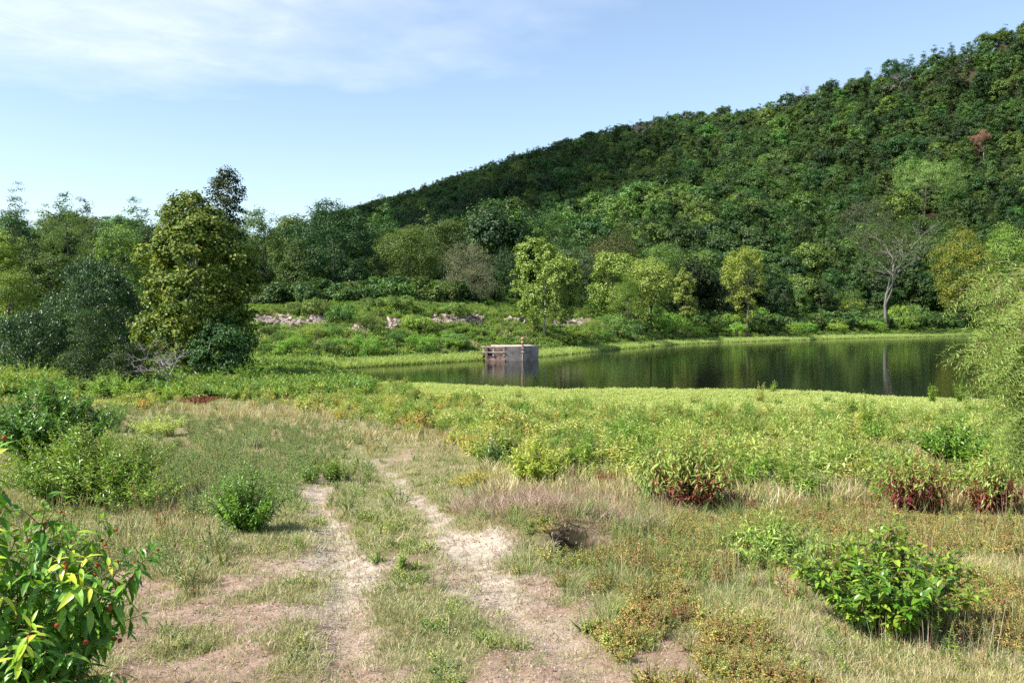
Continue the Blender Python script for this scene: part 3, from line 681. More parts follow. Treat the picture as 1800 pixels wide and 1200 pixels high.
# on the flat left the wood is only some rows deep in view
keep &= ~((u < 560) & (df > 130))
for fx, fy, fr_ in feature_xy:
    keep &= ~(np.hypot(x - fx, y - fy) < fr_ + 1.0)
    # nothing tall in front of a feature tree
    keep &= ~((np.abs(x / y - fx / fy) < fr_ * .7 / fy) & (y < fy) & (y > fy - (40 if fy < 180 else 14)))
P_ = P_[keep]; x, y, u = x[keep], y[keep], u[keep]; df = df[keep]
z = height(x, y)
v_ = HOR + F * (EYE - z - 12) / y
front = np.argsort(y + df * .2)
tone = fbm(x * .02, y * .02, 81, 3); kindn = rng.random(len(x)); kindn2 = fbm(x * .03, y * .03, 85, 2) * .5 + kindn * .5
hs_ = .9 * (.58 + .85 * rng.random(len(x)) ** 1.4) * (1 + .5 * (fbm(x * .045, y * .045, 151, 2) - .5)) * np.where(rng.random(len(x)) < .06, 1.25, 1)
sky_v = np.interp(u, [-130, 0, 60, 90, 120, 160, 190, 240, 430, 500, 600, 640, 700, 800, 900, 1000, 1150, 1300, 1420, 1500, 1600, 1700, 1800, 1960],
                  [380, 372, 388, 372, 368, 382, 384, 388, 372, 366, 364, 352, 337, 302, 268, 236, 200, 176, 148, 112, 86, 62, 27, -10]) + 4 + rng.uniform(-3, 14, len(x))
h_max = (EYE + (HOR - sky_v) / F * y - z) / 13.5
keep2 = h_max > .42
hs_ = np.minimum(hs_, np.maximum(h_max, .42))
hs_[~keep2] = .0
inview = (u > -20) & (u < 1820)
order = [i for i in front if inview[i] and hs_[i] > 0]
near_ids = set(order[:235])
def where_words(uu, dd, vv):
    if uu < 250: a = 'in the wood left of the large sycamore'
    elif uu < 500: a = 'in the wood just right of the large sycamore'
    elif uu < 700: a = 'in the wood by the broad dark oak'
    elif uu < 900: a = 'in the wood behind the grey brushy tree'
    elif uu < 1050: a = 'in the wood behind the lone sycamore'
    elif uu < 1250: a = 'on the slope behind the row of yellow-green sycamores'
    elif uu < 1420: a = 'on the slope around the pale yellow hickory'
    elif uu < 1600: a = 'on the slope behind the half bare shore tree'
    else: a = 'on the slope behind the orange-tinged sycamore'
    b = 'front row' if dd < 50 else 'middle rows' if dd < 85 else 'back rows'
    return a, b
for i in order[:235]:
    is_pine = kindn2[i] > .62
    key = ('pine%d' % (i % 3)) if is_pine else ('oak%d' % (i % 5))
    left = u[i] < 1250
    if is_pine: fol = 'foliage_pine' if tone[i] > .45 else 'foliage_dark'
    else:
        q = kindn[(i * 7) % len(kindn)]
        fol = 'foliage_dark' if q < .40 else 'foliage_mid' if q < .68 else 'foliage_olive' if q < .84 else 'foliage_grey'
    word = {'foliage_dark': 'dark green', 'foliage_pine': 'deep green', 'foliage_mid': 'mid green', 'foliage_olive': 'olive', 'foliage_grey': 'grey-green'}[fol]
    a, b_ = where_words(u[i], df[i], v_[i])
    kind_w = 'pine' if is_pine else 'oak'
    lab = f'{word} {kind_w} {a}, {b_}'
    tree_at(kind_w + '_tree', (x[i], y[i], z[i]), PROTO[key], lab, group=f'{word} {kind_w}s {a}, {b_}', fol=fol, s=hs_[i], sz=hs_[i] * rng.uniform(.9, 1.12))

def shrub_mesh_early(seed, fol):
    rg = np.random.default_rng(seed); lb = [(0, 0, .9, 1.3, 1.3, .9)] + [(math.cos(k) * .9, math.sin(k) * .9, rg.uniform(.7, 1.8), .8, .8, .8) for k in range(5)]
    v, f, r_ = crown(rg, lb, 40, 26, .5, .34, hmin=0); a = Acc(); a.add(v, f, r_); return a.mesh('bush', [fol])
# scattering helper: one object whose points carry copies of small plants
def lib(name, meshes):
    c = bpy.data.collections.new(name)
    for i, me in enumerate(meshes):
        o = bpy.data.objects.new('%s_%02d' % (name, i), me); c.objects.link(o)
    return c
def scatter(name, xyz, rot, scl, idx, coll, label, cat):
    me = bpy.data.meshes.new(name); me.vertices.add(len(xyz)); me.vertices.foreach_set('co', np.asarray(xyz, np.float32).ravel())
    a = me.attributes.new('rotv', 'FLOAT_VECTOR', 'POINT'); a.data.foreach_set('vector', np.asarray(rot, np.float32).ravel())
    scl = np.asarray(scl, np.float32)
    if scl.ndim == 1: scl = np.repeat(scl[:, None], 3, 1)
    a = me.attributes.new('scl', 'FLOAT_VECTOR', 'POINT'); a.data.foreach_set('vector', scl.ravel())
    a = me.attributes.new('idx', 'INT', 'POINT'); a.data.foreach_set('value', np.asarray(idx, np.int32))
    o = bpy.data.objects.new(name, me); col_link(o)
    ng = bpy.data.node_groups.new(name, 'GeometryNodeTree')
    ng.interface.new_socket('Geometry', in_out='INPUT', socket_type='NodeSocketGeometry')
    ng.interface.new_socket('Geometry', in_out='OUTPUT', socket_type='NodeSocketGeometry')
    n, l = ng.nodes, ng.links
    gi, go = n.new('NodeGroupInput'), n.new('NodeGroupOutput')
    ci = n.new('GeometryNodeCollectionInfo'); ci.inputs['Collection'].default_value = coll
    ci.inputs['Separate Children'].default_value = True; ci.inputs['Reset Children'].default_value = True
    ip = n.new('GeometryNodeInstanceOnPoints'); ip.inputs['Pick Instance'].default_value = True
    def na(nm, t):
        q = n.new('GeometryNodeInputNamedAttribute'); q.data_type = t; q.inputs['Name'].default_value = nm
        return next(s for s in q.outputs if s.enabled and s.name == 'Attribute')
    e2r = n.new('FunctionNodeEulerToRotation'); l.new(na('rotv', 'FLOAT_VECTOR'), e2r.inputs[0])
    l.new(gi.outputs[0], ip.inputs['Points']); l.new(ci.outputs[0], ip.inputs['Instance'])
    l.new(na('idx', 'INT'), ip.inputs['Instance Index']); l.new(e2r.outputs[0], ip.inputs['Rotation']); l.new(na('scl', 'FLOAT_VECTOR'), ip.inputs['Scale'])
    l.new(ip.outputs[0], go.inputs[0])
    md = o.modifiers.new('plants', 'NODES'); md.node_group = ng
    tag(o, label, cat, kind='stuff'); return o

far_ids = np.array([i for i in range(len(x)) if i not in near_ids and hs_[i] > 0])
def recol(me, fol):
    c = me.copy(); c.materials.clear(); c.materials.append(M[fol]); return c
fm = []
for k in range(4):
    for fol in ('foliage_dark', 'foliage_mid', 'foliage_olive'): fm.append(recol(PROTO[f'oakfar{k}'][1], fol))
for k in range(3):
    for fol in ('foliage_pine', 'foliage_dark'): fm.append(recol(PROTO[f'pinefar{k}'][1], fol))
forest_lib = lib('forest_crowns', fm)
isp = kindn2[far_ids] > .52
q = rng.random(len(far_ids))
oc = np.where(q < .52, 0, np.where(q < .91, 1, 2))
idx = np.where(isp, 12 + rng.integers(0, 3, len(q)) * 2 + (q < .4), rng.integers(0, 4, len(q)) * 3 + oc)
scatter('hillside_forest', np.stack([x, y, z - .3], 1)[far_ids], np.stack([0 * q, 0 * q, rng.uniform(0, 6.28, len(q))], 1), hs_[far_ids], idx, forest_lib,
        'unbroken oak and pine forest covering the far hillside up to the ridge', 'forest')
print('forest', len(order), len(far_ids))

ug = [shrub_mesh_early(430 + i, f_) for i, f_ in enumerate(['foliage_mid', 'foliage_dark', 'foliage_olive', 'foliage_mid'])]
kg = np.random.default_rng(88); n = 9000; xs = kg.uniform(-150, 240, n); dd_ = kg.random(n) * 26
lim = np.where(xs < 5, 38, np.where(xs < 40, 38 - (xs - 5) * .7, 10)); ys = yfar(xs) + (lim + dd_) / np.where(xs > 3, .78, .95)
uu = 900 + F * xs / ys; kk = (uu > -80) & (uu < 1880) & (kg.random(n) < np.where(xs < 20, .16, .5)); xs, ys = xs[kk], ys[kk]; n = len(xs)
scatter('undergrowth', np.stack([xs, ys, height(xs, ys) - .2], 1), np.stack([0 * xs, 0 * xs, kg.uniform(0, 6.28, n)], 1), kg.uniform(.4, 1.5, n), kg.integers(0, 4, n), lib('undergrowth_bush', ug), 'dark tangled undergrowth along the foot of the wood', 'undergrowth')
# dead and odd trees standing in the far forest
def hill_hit(px, py):
    ds = np.linspace(150, 900, 3000); xs = (px - 900) * ds / F
    v = HOR + F * (EYE - height(xs, ds) - 8) / ds
    k = np.argmax(v <= py); return float(ds[k])
def dead_hill(name, px, py, wpx, hpx, label, seed, leaves=0, fol=None, bark='bark_dead', levels=4):
    d = hill_hit(px, py); g = GD(px, d)
    a, tips = bare_tree(seed, 10, 1.0, .16, levels); V = np.concatenate(a.v)
    s = (19.0 if not leaves else 16.0) / V[:, 2].max()
    for i in range(len(a.v)): a.v[i] = a.v[i] * s
    e = empty(name, g); part('branches' if not leaves else 'trunk', a.mesh(name, [bark], True), e)
    if leaves:
        rg = np.random.default_rng(seed); tp = np.array(tips) * s; tp = tp[tp[:, 2] > 4]
        pos = (tp[:, None] + rg.normal(size=(len(tp), leaves, 3)) * .35).reshape(-1, 3)
        nr = rand_dirs(rg, len(pos)); ax = norm(np.cross(nr, rand_dirs(rg, len(pos)))); L = .45 * rg.uniform(.6, 1.2, len(pos))
        v, f = leaf_quads(pos, ax, nr, L, L * .6); c = Acc(); c.add(v, f, np.repeat(rg.random(len(pos)), 4)); part('crown', c.mesh(name + '_leaves', [fol]), e)
    tag(e, label, 'tree')
dead_hill('dead_tree', 1725, 262, 45, 50, 'dead tree with pinkish brown leaves high on the right slope', 71, leaves=22, fol='foliage_dead')
dead_hill('dead_tree', 1575, 168, 50, 50, 'grey leafless tree near the ridge, the widest bare crown on the slope', 72, levels=5)
dead_hill('dead_tree', 1416, 180, 14, 45, 'thin grey snag standing upright just below the ridge', 73, levels=3)
dead_hill('dead_tree', 1125, 240, 40, 25, 'dull grey leafless crown on the dark left part of the hill', 74, levels=5)

# ---------------------------------------------------------------- concrete intake box in the lake
IX = lambda px, d: (px - 900) * d / F
box_root = empty('intake_structure', (IX(889, 94), 96, 0))
tag(box_root, 'weathered concrete intake box standing in the lake with an open railed bay and rusty post', 'concrete structure')
bo = np.array([IX(889, 94), 96, 0])
def prism(poly, z0, z1):
    poly = np.array(poly, float); k = len(poly)
    v = np.concatenate([np.c_[poly, np.full(k, z0)], np.c_[poly, np.full(k, z1)]]) - bo
    q = np.array([[i, (i + 1) % k, k + (i + 1) % k, k + i] for i in range(k)])
    return v, q, k
def wall_part(name, a, b, th, z0, z1, mat, parent=None, bev=.03):
    a, b = np.array(a, float), np.array(b, float); dv = (b - a) / np.linalg.norm(b - a); nv = np.array([-dv[1], dv[0]]) * th
    poly = [a, b, b + nv, a + nv]
    v, q, k = prism(poly, z0, z1); 
    me = bpy.data.meshes.new(name); me.from_pydata([tuple(p) for p in v], [], [tuple(r) for r in q] + [(3, 2, 1, 0), (4, 5, 6, 7)]); me.materials.append(M[mat])
    o = part(name, me, parent or box_root)
    bv = o.modifiers.new('bevel', 'BEVEL'); bv.width = bev; bv.segments = 2
    return o
A0 = (IX(853, 94.1), 94.3); A1 = (IX(888.5, 94.1), 94.1); B1 = (IX(919.5, 94.6), 94.6); C1 = (IX(947, 96.6), 96.5); D = (2.1, 100.6); E_ = (-2.9, 99.8)
ZT = EYE - (608.5 - HOR) / F * 95.0
wall_part('front_wall', A1, (B1[0] - .04, B1[1] - .01), .25, -1, ZT, 'concrete')
wall_part('side_wall', B1, C1, .25, -1, ZT + .05, 'concrete')
wall_part('back_wall', (C1[0] + .0, C1[1] + .27), D, .25, -1, ZT, 'concrete')
wall_part('back_wall', (D[0] - .28, D[1]), E_, .25, -1, ZT, 'concrete_brown')
wall_part('back_wall', (E_[0] + .05, E_[1] - .03), (A0[0] + .05, A0[1] + .4), .22, -1, ZT - .1, 'concrete_brown')
# open bay: low wall, three pillars, middle rail and top beam
wall_part('low_wall', A0, (A1[0] - .03, A1[1]), .3, -1, .52, 'concrete_brown')
wall_part('low_wall_step', (A0[0] - .02, A0[1] - .05), (A1[0] - .04, A1[1] - .05), .05, -1, .26, 'concrete_brown')
bay_l = IX(849, 94)
for pxx, z0 in ((849.8, .95), (867.5, .525), (886, .525)):
    xx = IX(pxx, 94.1); wall_part('pillar', (xx - .09, 94.06), (xx + .09, 94.06), .2, z0, ZT - .10, 'concrete_pale')
wall_part('rail', (bay_l - .10, 94.0), (A1[0] + .0, 94.0), .055, .93, 1.06, 'concrete_pale')
wall_part('top_beam', (bay_l - .10, 94.02), (A1[0] - .02, 94.02), .26, ZT - .098, ZT + .02, 'concrete_pale')
wall_part('inner_wall', (bay_l + .2, 95.4), (A1[0] + .4, 95.6), .12, -.5, ZT - .15, 'concrete_brown')
wall_part('side_beam', (bay_l - .08, 94.29), (bay_l + .1, 97.5), .18, ZT - .1, ZT + .0, 'concrete_pale')
# deck slab
dk = [(A1[0] + .1, A1[1] + .28), (B1[0] - .05, B1[1] + .32), (C1[0] - .32, C1[1] + .2), (D[0] - .4, D[1] - .2), (E_[0] + .4, E_[1] - .1), (-1.2, 96.5)]
v, q, k = prism(dk, ZT - .12, ZT + .012)
me = bpy.data.meshes.new('deck_slab'); me.from_pydata([tuple(p) for p in v], [], [tuple(r) for r in q] + [tuple(range(k))[::-1], tuple(range(k, 2 * k))]); me.materials.append(M['concrete_pale'])
part('deck_slab', me, box_root)
# gate post with hand wheel and bracket
px_, py_ = IX(918.5, 94.4), 94.42
a = Acc(); tube(a, [(px_, py_, -.6), (px_, py_, ZT + .05)], [.05, .05], 10)
o = part('gate_stem', None, box_root) if False else None
def acc_part(acc, name, mat):
    for i in range(len(acc.v)): acc.v[i] = acc.v[i] - bo
    return part(name, acc.mesh(name, [mat], True), box_root)
acc_part(a, 'gate_stem', 'concrete_pale')
a = Acc()
zz = np.array([ZT + .05, ZT + .35, ZT + .36, ZT + .50, ZT + .51, ZT + .72, ZT + .73, ZT + .80, ZT + .92, ZT + 1.0, ZT + 1.04])
rr2 = np.array([.13, .11, .16, .16, .09, .08, .14, .18, .19, .12, .01])
tube(a, [(px_ + .0, py_ + .3, q_) for q_ in zz], rr2, 12)
acc_part(a, 'gate_post', 'rust')
for dz in (-.25, -.62):
    a = Acc(); tube(a, [(px_ - .16, py_ - .02, ZT + dz), (px_ + .16, py_ - .02, ZT + dz)], [.07, .07], 8)
    acc_part(a, 'bracket', 'concrete_pale')

# ---------------------------------------------------------------- rock outcrops on the far bank
def rock_mesh(seed):
    rg = np.random.default_rng(seed); me = bpy.data.meshes.new('rock')
    import bmesh
    bm = bmesh.new(); bmesh.ops.create_cube(bm, size=1.0)
    for vtx in bm.verts: vtx.co = Vector((vtx.co.x * rg.uniform(.8, 1.2), vtx.co.y * rg.uniform(.8, 1.2), vtx.co.z * rg.uniform(.6, 1.1))) + Vector(rg.normal(size=3) * .07)
    bmesh.ops.bevel(bm, geom=bm.edges[:], offset=.045, segments=1, affect='EDGES')
    for vtx in bm.verts: vtx.co += Vector(rg.normal(size=3) * .02)
    bm.to_mesh(me); bm.free(); me.materials.append(M['rock_pale']); return me
ROCKS = [rock_mesh(300 + i) for i in range(8)]
def bank_hit(px, py, lo=70, hi=260):
    ds = np.linspace(lo, hi, 2500); xs = (px - 900) * ds / F
    ok = (ds > yfar(xs) + .5)
    v = HOR + F * (EYE - height(xs, ds)) / ds
    k = np.argmax((v <= py) & ok); return float(ds[k])
rock_zones = []
def outcrop(px0, px1, py, hpx, n, label, big=1.0, seed=1):
    n = int(n * 1.7)
    rg = np.random.default_rng(seed); pm = (px0 + px1) / 2; d = bank_hit(pm, py); root = GD(pm, d)
    e = empty('rock_outcrop', root); tag(e, label, 'rocks')
    rock_zones.append((px0 - 6, px1 + 6, py - hpx, py + hpx))
    for k in range(n):
        px = rg.uniform(px0, px1); pp = py + rg.uniform(-hpx, hpx) * .8; dd = bank_hit(px, pp); gg = GD(px, dd)
        s = rg.uniform(.22, .85) * big
        o = part('rock', ROCKS[rg.integers(8)], e, (gg.x - root.x, gg.y - root.y, gg.z - root.z + s * .12))
        o.scale = (s * rg.uniform(.9, 2.0), s * rg.uniform(.7, 1.3), s * rg.uniform(.35, .75)); o.rotation_euler = (rg.normal() * .4, rg.normal() * .4, rg.uniform(0, 6.28))
outcrop(450, 485, 564, 7, 26, 'small heap of pale broken rock just right of the large sycamore', seed=1)
outcrop(495, 572, 566, 9, 60, 'long ledge of pale broken rock, largest on the left bank', 1.1, seed=2)
outcrop(620, 642, 583, 6, 12, 'few pale stones low on the bank between two green shrubs', seed=3)
outcrop(676, 702, 572, 9, 22, 'narrow run of rubble in the middle of the left bank', seed=4)
outcrop(760, 845, 564, 9, 70, 'sloping sheet of pale rubble right of the golden shrub', .95, seed=5)
outcrop(885, 925, 566, 5, 24, 'thin strip of pale stones left of the lone sycamore', seed=6)
outcrop(972, 1042, 568, 8, 60, 'pale rubble slope in the shade right of the lone sycamore', .95, seed=7)
outcrop(0, 26, 590, 8, 20, 'pale rocks showing at the left edge behind the bushes', seed=8)
outcrop(1145, 1185, 540, 10, 26, 'grey rocks below the row of yellow-green sycamores', 1.1, seed=9)
outcrop(1405, 1445, 560, 8, 22, 'brownish rocks on the right shore left of the half bare tree', 1.1, seed=10)
outcrop(1500, 1560, 562, 7, 26, 'scattered pinkish rocks by the trunk of the half bare tree', 1.1, seed=11)
outcrop(1590, 1660, 540, 9, 34, 'rocky ground under the wood right of the half bare tree', 1.2, seed=12)
outcrop(1695, 1725, 525, 12, 22, 'steep rocky bank beside the orange-tinged sycamore', 1.2, seed=13)

# ---------------------------------------------------------------- shrubs on the far bank
def shrub_mesh(seed, fol, leaf=.17, per=46, nclust=60, Rr=1.6, H=1.7, **kw):
    rg = np.random.default_rng(seed); lb = [(0, 0, H * .4, Rr * .8, Rr * .8, H * .45)]
    for k in range(6):
        a = rg.uniform(0, 6.28); lb.append((math.cos(a) * Rr * .55, math.sin(a) * Rr * .55, H * rg.uniform(.3, .6), Rr * .45, Rr * .45, H * .4))
    v, f, r = crown(rg, lb, nclust, per, .34, leaf, hmin=.0, **kw)
    a = Acc(); a.add(v, f, r); b = Acc()
    for k in range(6):
        t = rg.normal(size=2) * Rr * .4; tube(b, [(0, 0, -.1), (t[0] * .5, t[1] * .5, H * .35), (t[0], t[1], H * .75)], [.04, .03, .01], 4)
    return b.mesh('shrub_stem', ['bark_dark'], True), a.mesh('shrub_crown', [fol])
SH = [shrub_mesh(400 + i, 'foliage_bank', droop=-.4, aspect=.3 if i % 2 else .55) for i in range(6)]
rg = np.random.default_rng(44)
def bank_shrub(px, py, wpx, hpx, fol, label, group=None, name='shrub'):
    d = bank_hit(px, py); g = GD(px, d); w = wpx * d / F; h = hpx * d / F
    ms = SH[rg.integers(6)]; e = empty(name, (g.x, g.y, g.z - .05), rg.uniform(0, 6.28)); e.scale = (w / 3.2, w / 3.2, h / 1.7)
    part('stems', ms[0], e); c = part('foliage', ms[1], e); c.material_slots[0].link = 'OBJECT'; c.material_slots[0].material = M[fol]
    tag(e, label, 'shrub', group); return e
hand = [(565, 560, 66, 38, 'foliage_bank', 'large soft green shrub above the long rock ledge'), (520, 553, 44, 26, 'foliage_bank', 'soft green shrub at the left end above the long rock ledge'),
        (600, 572, 50, 40, 'foliage_bank', 'tall soft green shrub ending the long rock ledge on the right'), (655, 585, 52, 34, 'foliage_bank', 'green mounded shrub above the few low stones'),
        (660, 521, 48, 26, 'foliage_yellow', 'yellow-green round bush on the bank crest by the broad dark oak'), (735, 583, 62, 30, 'foliage_yellow', 'golden green shrub left of the sheet of rubble'),
        (775, 528, 50, 34, 'foliage_olive', 'dark olive bush on the crest below the grey brushy tree'), (825, 520, 40, 44, 'foliage_grey', 'upright grey-green bush below the grey brushy tree'),
        (800, 556, 60, 24, 'foliage_bank', 'low green shrub directly above the sheet of rubble'), (870, 530, 46, 24, 'foliage_olive', 'yellowish low bush left behind the lone sycamore'),
        (700, 545, 54, 26, 'foliage_bank', 'greyish soft shrub in the middle of the upper bank'), (455, 540, 40, 24, 'foliage_grey', 'dull shrub between the large sycamore and the first rocks'),
        (645, 625, 60, 34, 'foliage_bank_bright', 'bright green shrub low on the bank above the reeds'), (745, 618, 62, 30, 'foliage_bank_bright', 'bright green shrub left of the concrete box near the shore'),
        (800, 610, 50, 26, 'foliage_bank', 'green shrub next to the left end of the concrete box'), (510, 620, 60, 28, 'foliage_bank_bright', 'bright mound of leaves near the shore under the first rocks'),
        (570, 622, 54, 26, 'foliage_bank', 'green mound of leaves near the shore under the long ledge'), (700, 600, 44, 22, 'foliage_bank', 'mid green shrub below the narrow run of rubble'),
        (1085, 595, 90, 44, 'foliage_bank', 'big green shrub at the shore below the ball-shaped willow'), (1045, 598, 56, 30, 'foliage_bank_bright', 'bright green shrub between the shaded rubble and the shore'),
        (1120, 590, 50, 26, 'foliage_dark', 'dark hollow bush right of the big shore shrub'), (1215, 572, 46, 42, 'foliage_grey', 'grey-green rounded bush below the small sycamore'),
        (1180, 585, 50, 20, 'foliage_bank_bright', 'fresh green strip shrub below the grey rocks'), (1330, 560, 84, 56, 'foliage_grey', 'large grey-green bush on the shore below the pale yellow hickory'),
        (1275, 556, 54, 42, 'foliage_grey', 'grey-green bush left of the large shore bush'), (1380, 556, 50, 40, 'foliage_dark', 'dark bush right of the large grey-green shore bush'),
        (1480, 560, 70, 48, 'foliage_olive', 'yellowish green leafy bush left of the half bare tree'), (1440, 566, 40, 26, 'foliage_olive', 'small yellowish bush among the brownish rocks'),
        (1590, 578, 60, 24, 'foliage_bank', 'low green shrub just right of the half bare trunk'), (1660, 570, 50, 28, 'foliage_grey', 'grey-green shrub at the foot of the orange-tinged sycamore'),
        (1530, 582, 60, 20, 'foliage_bank_bright', 'fresh green low shrub in front of the half bare trunk'), (1400, 584, 60, 18, 'foliage_bank_bright', 'fresh low shrub at the shore under the dark bush'),
        (1255, 590, 60, 22, 'foliage_bank_bright', 'fresh low shrub at the shore under the grey-green bushes'), (1725, 565, 50, 30, 'foliage_dark', 'dark shrub beside the steep rocky bank'),
        (985, 520, 40, 50, 'foliage_grey', 'blue-grey bush right behind the lone sycamore'), (1030, 548, 50, 44, 'foliage_grey', 'grey tangled bush left of the ball-shaped willow'),
        (1160, 560, 60, 30, 'foliage_dark', 'dark undergrowth bush in front of the sycamore row')]
for h in hand: bank_shrub(*h)
taken = [(h[0], h[1]) for h in hand]
cnt = 0
while cnt < 150:
    px = rg.uniform(-10, 1740); lo = np.interp(px, [0, 450, 900, 1200, 1740], [640, 638, 622, 600, 586]); hi = np.interp(px, [0, 450, 900, 1200, 1740], [545, 520, 520, 545, 550])
    py = rg.uniform(hi, lo - 8)
    if any(z0 < px < z1 and z2 - 2 < py < z3 + 16 for z0, z1, z2, z3 in rock_zones): continue
    if 840 < px < 960 and py > 600: continue
    fol = ['foliage_bank', 'foliage_bank', 'foliage_bank_bright', 'foliage_olive', 'foliage_yellow'][rg.integers(5)] if py < lo - 30 else ['foliage_bank_bright', 'foliage_bank', 'foliage_bank_bright'][rg.integers(3)]
    wd = {'foliage_bank': 'soft green', 'foliage_bank_bright': 'bright green', 'foliage_olive': 'olive', 'foliage_yellow': 'yellowish'}[fol]
    wh = 'left of the large sycamore' if px < 280 else 'under the first rocks' if px < 500 else 'around the long rock ledge' if px < 640 else 'around the narrow run of rubble' if px < 750 else 'around the sheet of rubble' if px < 880 else 'around the lone sycamore' if px < 1040 else 'below the sycamore row' if px < 1240 else 'below the pale yellow hickory' if px < 1440 else 'on the right shore'
    lv = 'low on' if py > lo - 40 else 'high on'
    bank_shrub(px, py, rg.uniform(26, 50) * (1.25 if px > 1040 else 1), rg.uniform(13, 24) * (1.5 if px > 1040 and py < lo - 14 else 1 if py > 560 else .8), fol, f'small {wd} shrub {lv} the far bank, {wh}', f'small {wd} shrubs {lv} the far bank {wh}')
    cnt += 1

# ---------------------------------------------------------------- herbs and shrubs of the near field
def stems(rng, n, H, spread, sub=0, lean=0.0, curve=.5, hvar=.35, sublen=.4):
    """list of (polyline) for stems and side branches"""
    out = []
    for i in range(n):
        a = rng.uniform(0, 6.28); q = math.sqrt(rng.random()); h = H * (1 - hvar * rng.random()) * (1 - .35 * q)
        dx, dy = math.cos(a) * q * spread, math.sin(a) * q * spread
        t = np.linspace(0, 1, 7)
        base = np.array([dx * .25, dy * .25, -.02])
        pts = base + np.stack([dx * (.3 * t + .45 * t ** (1 + curve)) + lean * t, dy * (.3 * t + .45 * t ** (1 + curve)), h * (t - .12 * q * t * t)], 1)
        pts[1:-1] += rng.normal(size=(5, 3)) * h * .012
        out.append(pts)
        for j in range(sub):
            s = rng.uniform(.3, .9); k = s * 6; k0 = int(k); st = pts[k0] + (pts[min(k0 + 1, 6)] - pts[k0]) * (k - k0)
            d = norm(np.array([math.cos(a) * .4 + rng.normal() * .8, math.sin(a) * .4 + rng.normal() * .8, .75])); Ls = h * sublen * (1.15 - s)
            tt = np.linspace(0, 1, 5)[:, None]
            out.append(st + d * Ls * tt + np.array([0, 0, -.18 * Ls]) * tt ** 2)
    return out
def leaves_on(rng, polys, per_m, L, W, start=.15, droop=.3, tip_small=.5, whorl=2, H=1.0, low_red=0.0):
    P0, AX, NR, LL, RND = [], [], [], [], []
    for pts in polys:
        seg = np.linalg.norm(np.diff(pts, axis=0), axis=1); tot = seg.sum(); n = max(2, int(tot * per_m))
        s = np.linspace(start if pts[0][2] < .1 else .1, 1, n); cum = np.concatenate([[0], np.cumsum(seg)]) / tot
        c = np.stack([np.interp(s, cum, pts[:, k]) for k in range(3)], 1)
        tan = norm(np.gradient(c, axis=0) if n > 1 else np.array([[0, 0, 1.0]]))
        ph = rng.uniform(0, 6.28) + np.arange(n) * 2.4
        for w in range(whorl):
            a = ph + w * 2 * math.pi / whorl + rng.normal(size=n) * .3
            out = np.stack([np.cos(a), np.sin(a), np.zeros(n)], 1); out = norm(out - tan * (out * tan).sum(1, keepdims=True))
            up = (.75 - droop) + rng.normal(size=n) * .22
            top = s > .93
            ax = norm(out + tan * (up + top * 1.0)[:, None] + np.array([0, 0, -1]) * max(0, droop - .3) * .9)
            nr = norm(np.array([0, 0, 1.0]) + tan * .3 + rng.normal(size=(n, 3)) * .22)
            ln = L * (1 - (1 - tip_small) * s ** 2) * rng.uniform(.65, 1.2, n)
            P0.append(c); AX.append(ax); NR.append(nr); LL.append(ln)
            r = rng.random(n)
            if low_red > 0:
                hh = c[:, 2] / H; r = np.where(hh < low_red + rng.normal(size=n) * .12, rng.random(n) * .36, .45 + rng.random(n) * .55)
            RND.append(r)
    P0, AX, NR, LL, RND = map(np.concatenate, (P0, AX, NR, LL, RND))
    return P0, AX, NR, LL, LL * W / L, RND
def herb_mesh(seed, n, H, spread, L, W, per_m, leafm, stemm='stem_green', sub=0, droop=.3, lance=False, low_red=0, start=.1, whorl=2, stem_r=.006, tip_small=.5, curve=.5, lean=0, sublen=.4, hvar=.35):
    rg_ = np.random.default_rng(seed); ps = stems(rg_, n, H, spread, sub, lean, curve, hvar, sublen)
    P0, AX, NR, LL, WW, RND = leaves_on(rg_, ps, per_m, L, W, start, droop, tip_small, whorl, H, low_red)
    a = Acc()
    v, f = (leaf_lance if lance else leaf_quads)(P0, AX, NR, LL, WW); a.add(v, f, np.repeat(RND, 8 if lance else 4), 0)
    b = Acc()
    for p_ in ps: tube(b, p_, np.linspace(stem_r, stem_r * .4, len(p_)), 4)
    return b, a, (P0, AX, NR, LL, WW, RND)
def joined(seed, *args, **kw):
    b, a, _ = herb_mesh(seed, *args, **kw)
    lm = args[6]; sm = kw.get('stemm', 'stem_green')
    for i, v in enumerate(b.v): a.v.append(v); a.r.append(b.r[i])
    for k in (3, 4):
        for f in b.f[k]: a.f[k].append(f + a.n); a.mi[k].append(np.full(len(f), 1))
    a.n += b.n
    return a.mesh('plant', [lm, sm])
PLANTS = []
def plant(name, px, py, H, wid, label, leafm, cat='plant', seed=0, n=14, L=.09, W=.03, per_m=26, lance=True, group=None, **kw):
    g = G(px, py); lance = lance and L * F / g.y > 11; PLANTS.append((g.x, g.y, wid * .5))
    b, a, _ = herb_mesh(seed or int(px * 7 + py), int(n * 2.4), H, wid / 2 * 1.25, L, W, per_m * 1.15, leafm, lance=lance, **kw)
    e = empty(name, g); part('stems', b.mesh(name + '_stems', [kw.get('stemm', 'stem_green')], True), e)
    fo = part('foliage', a.mesh(name + '_leaves', [leafm]), e)
    tag(e, label, cat, group); return e

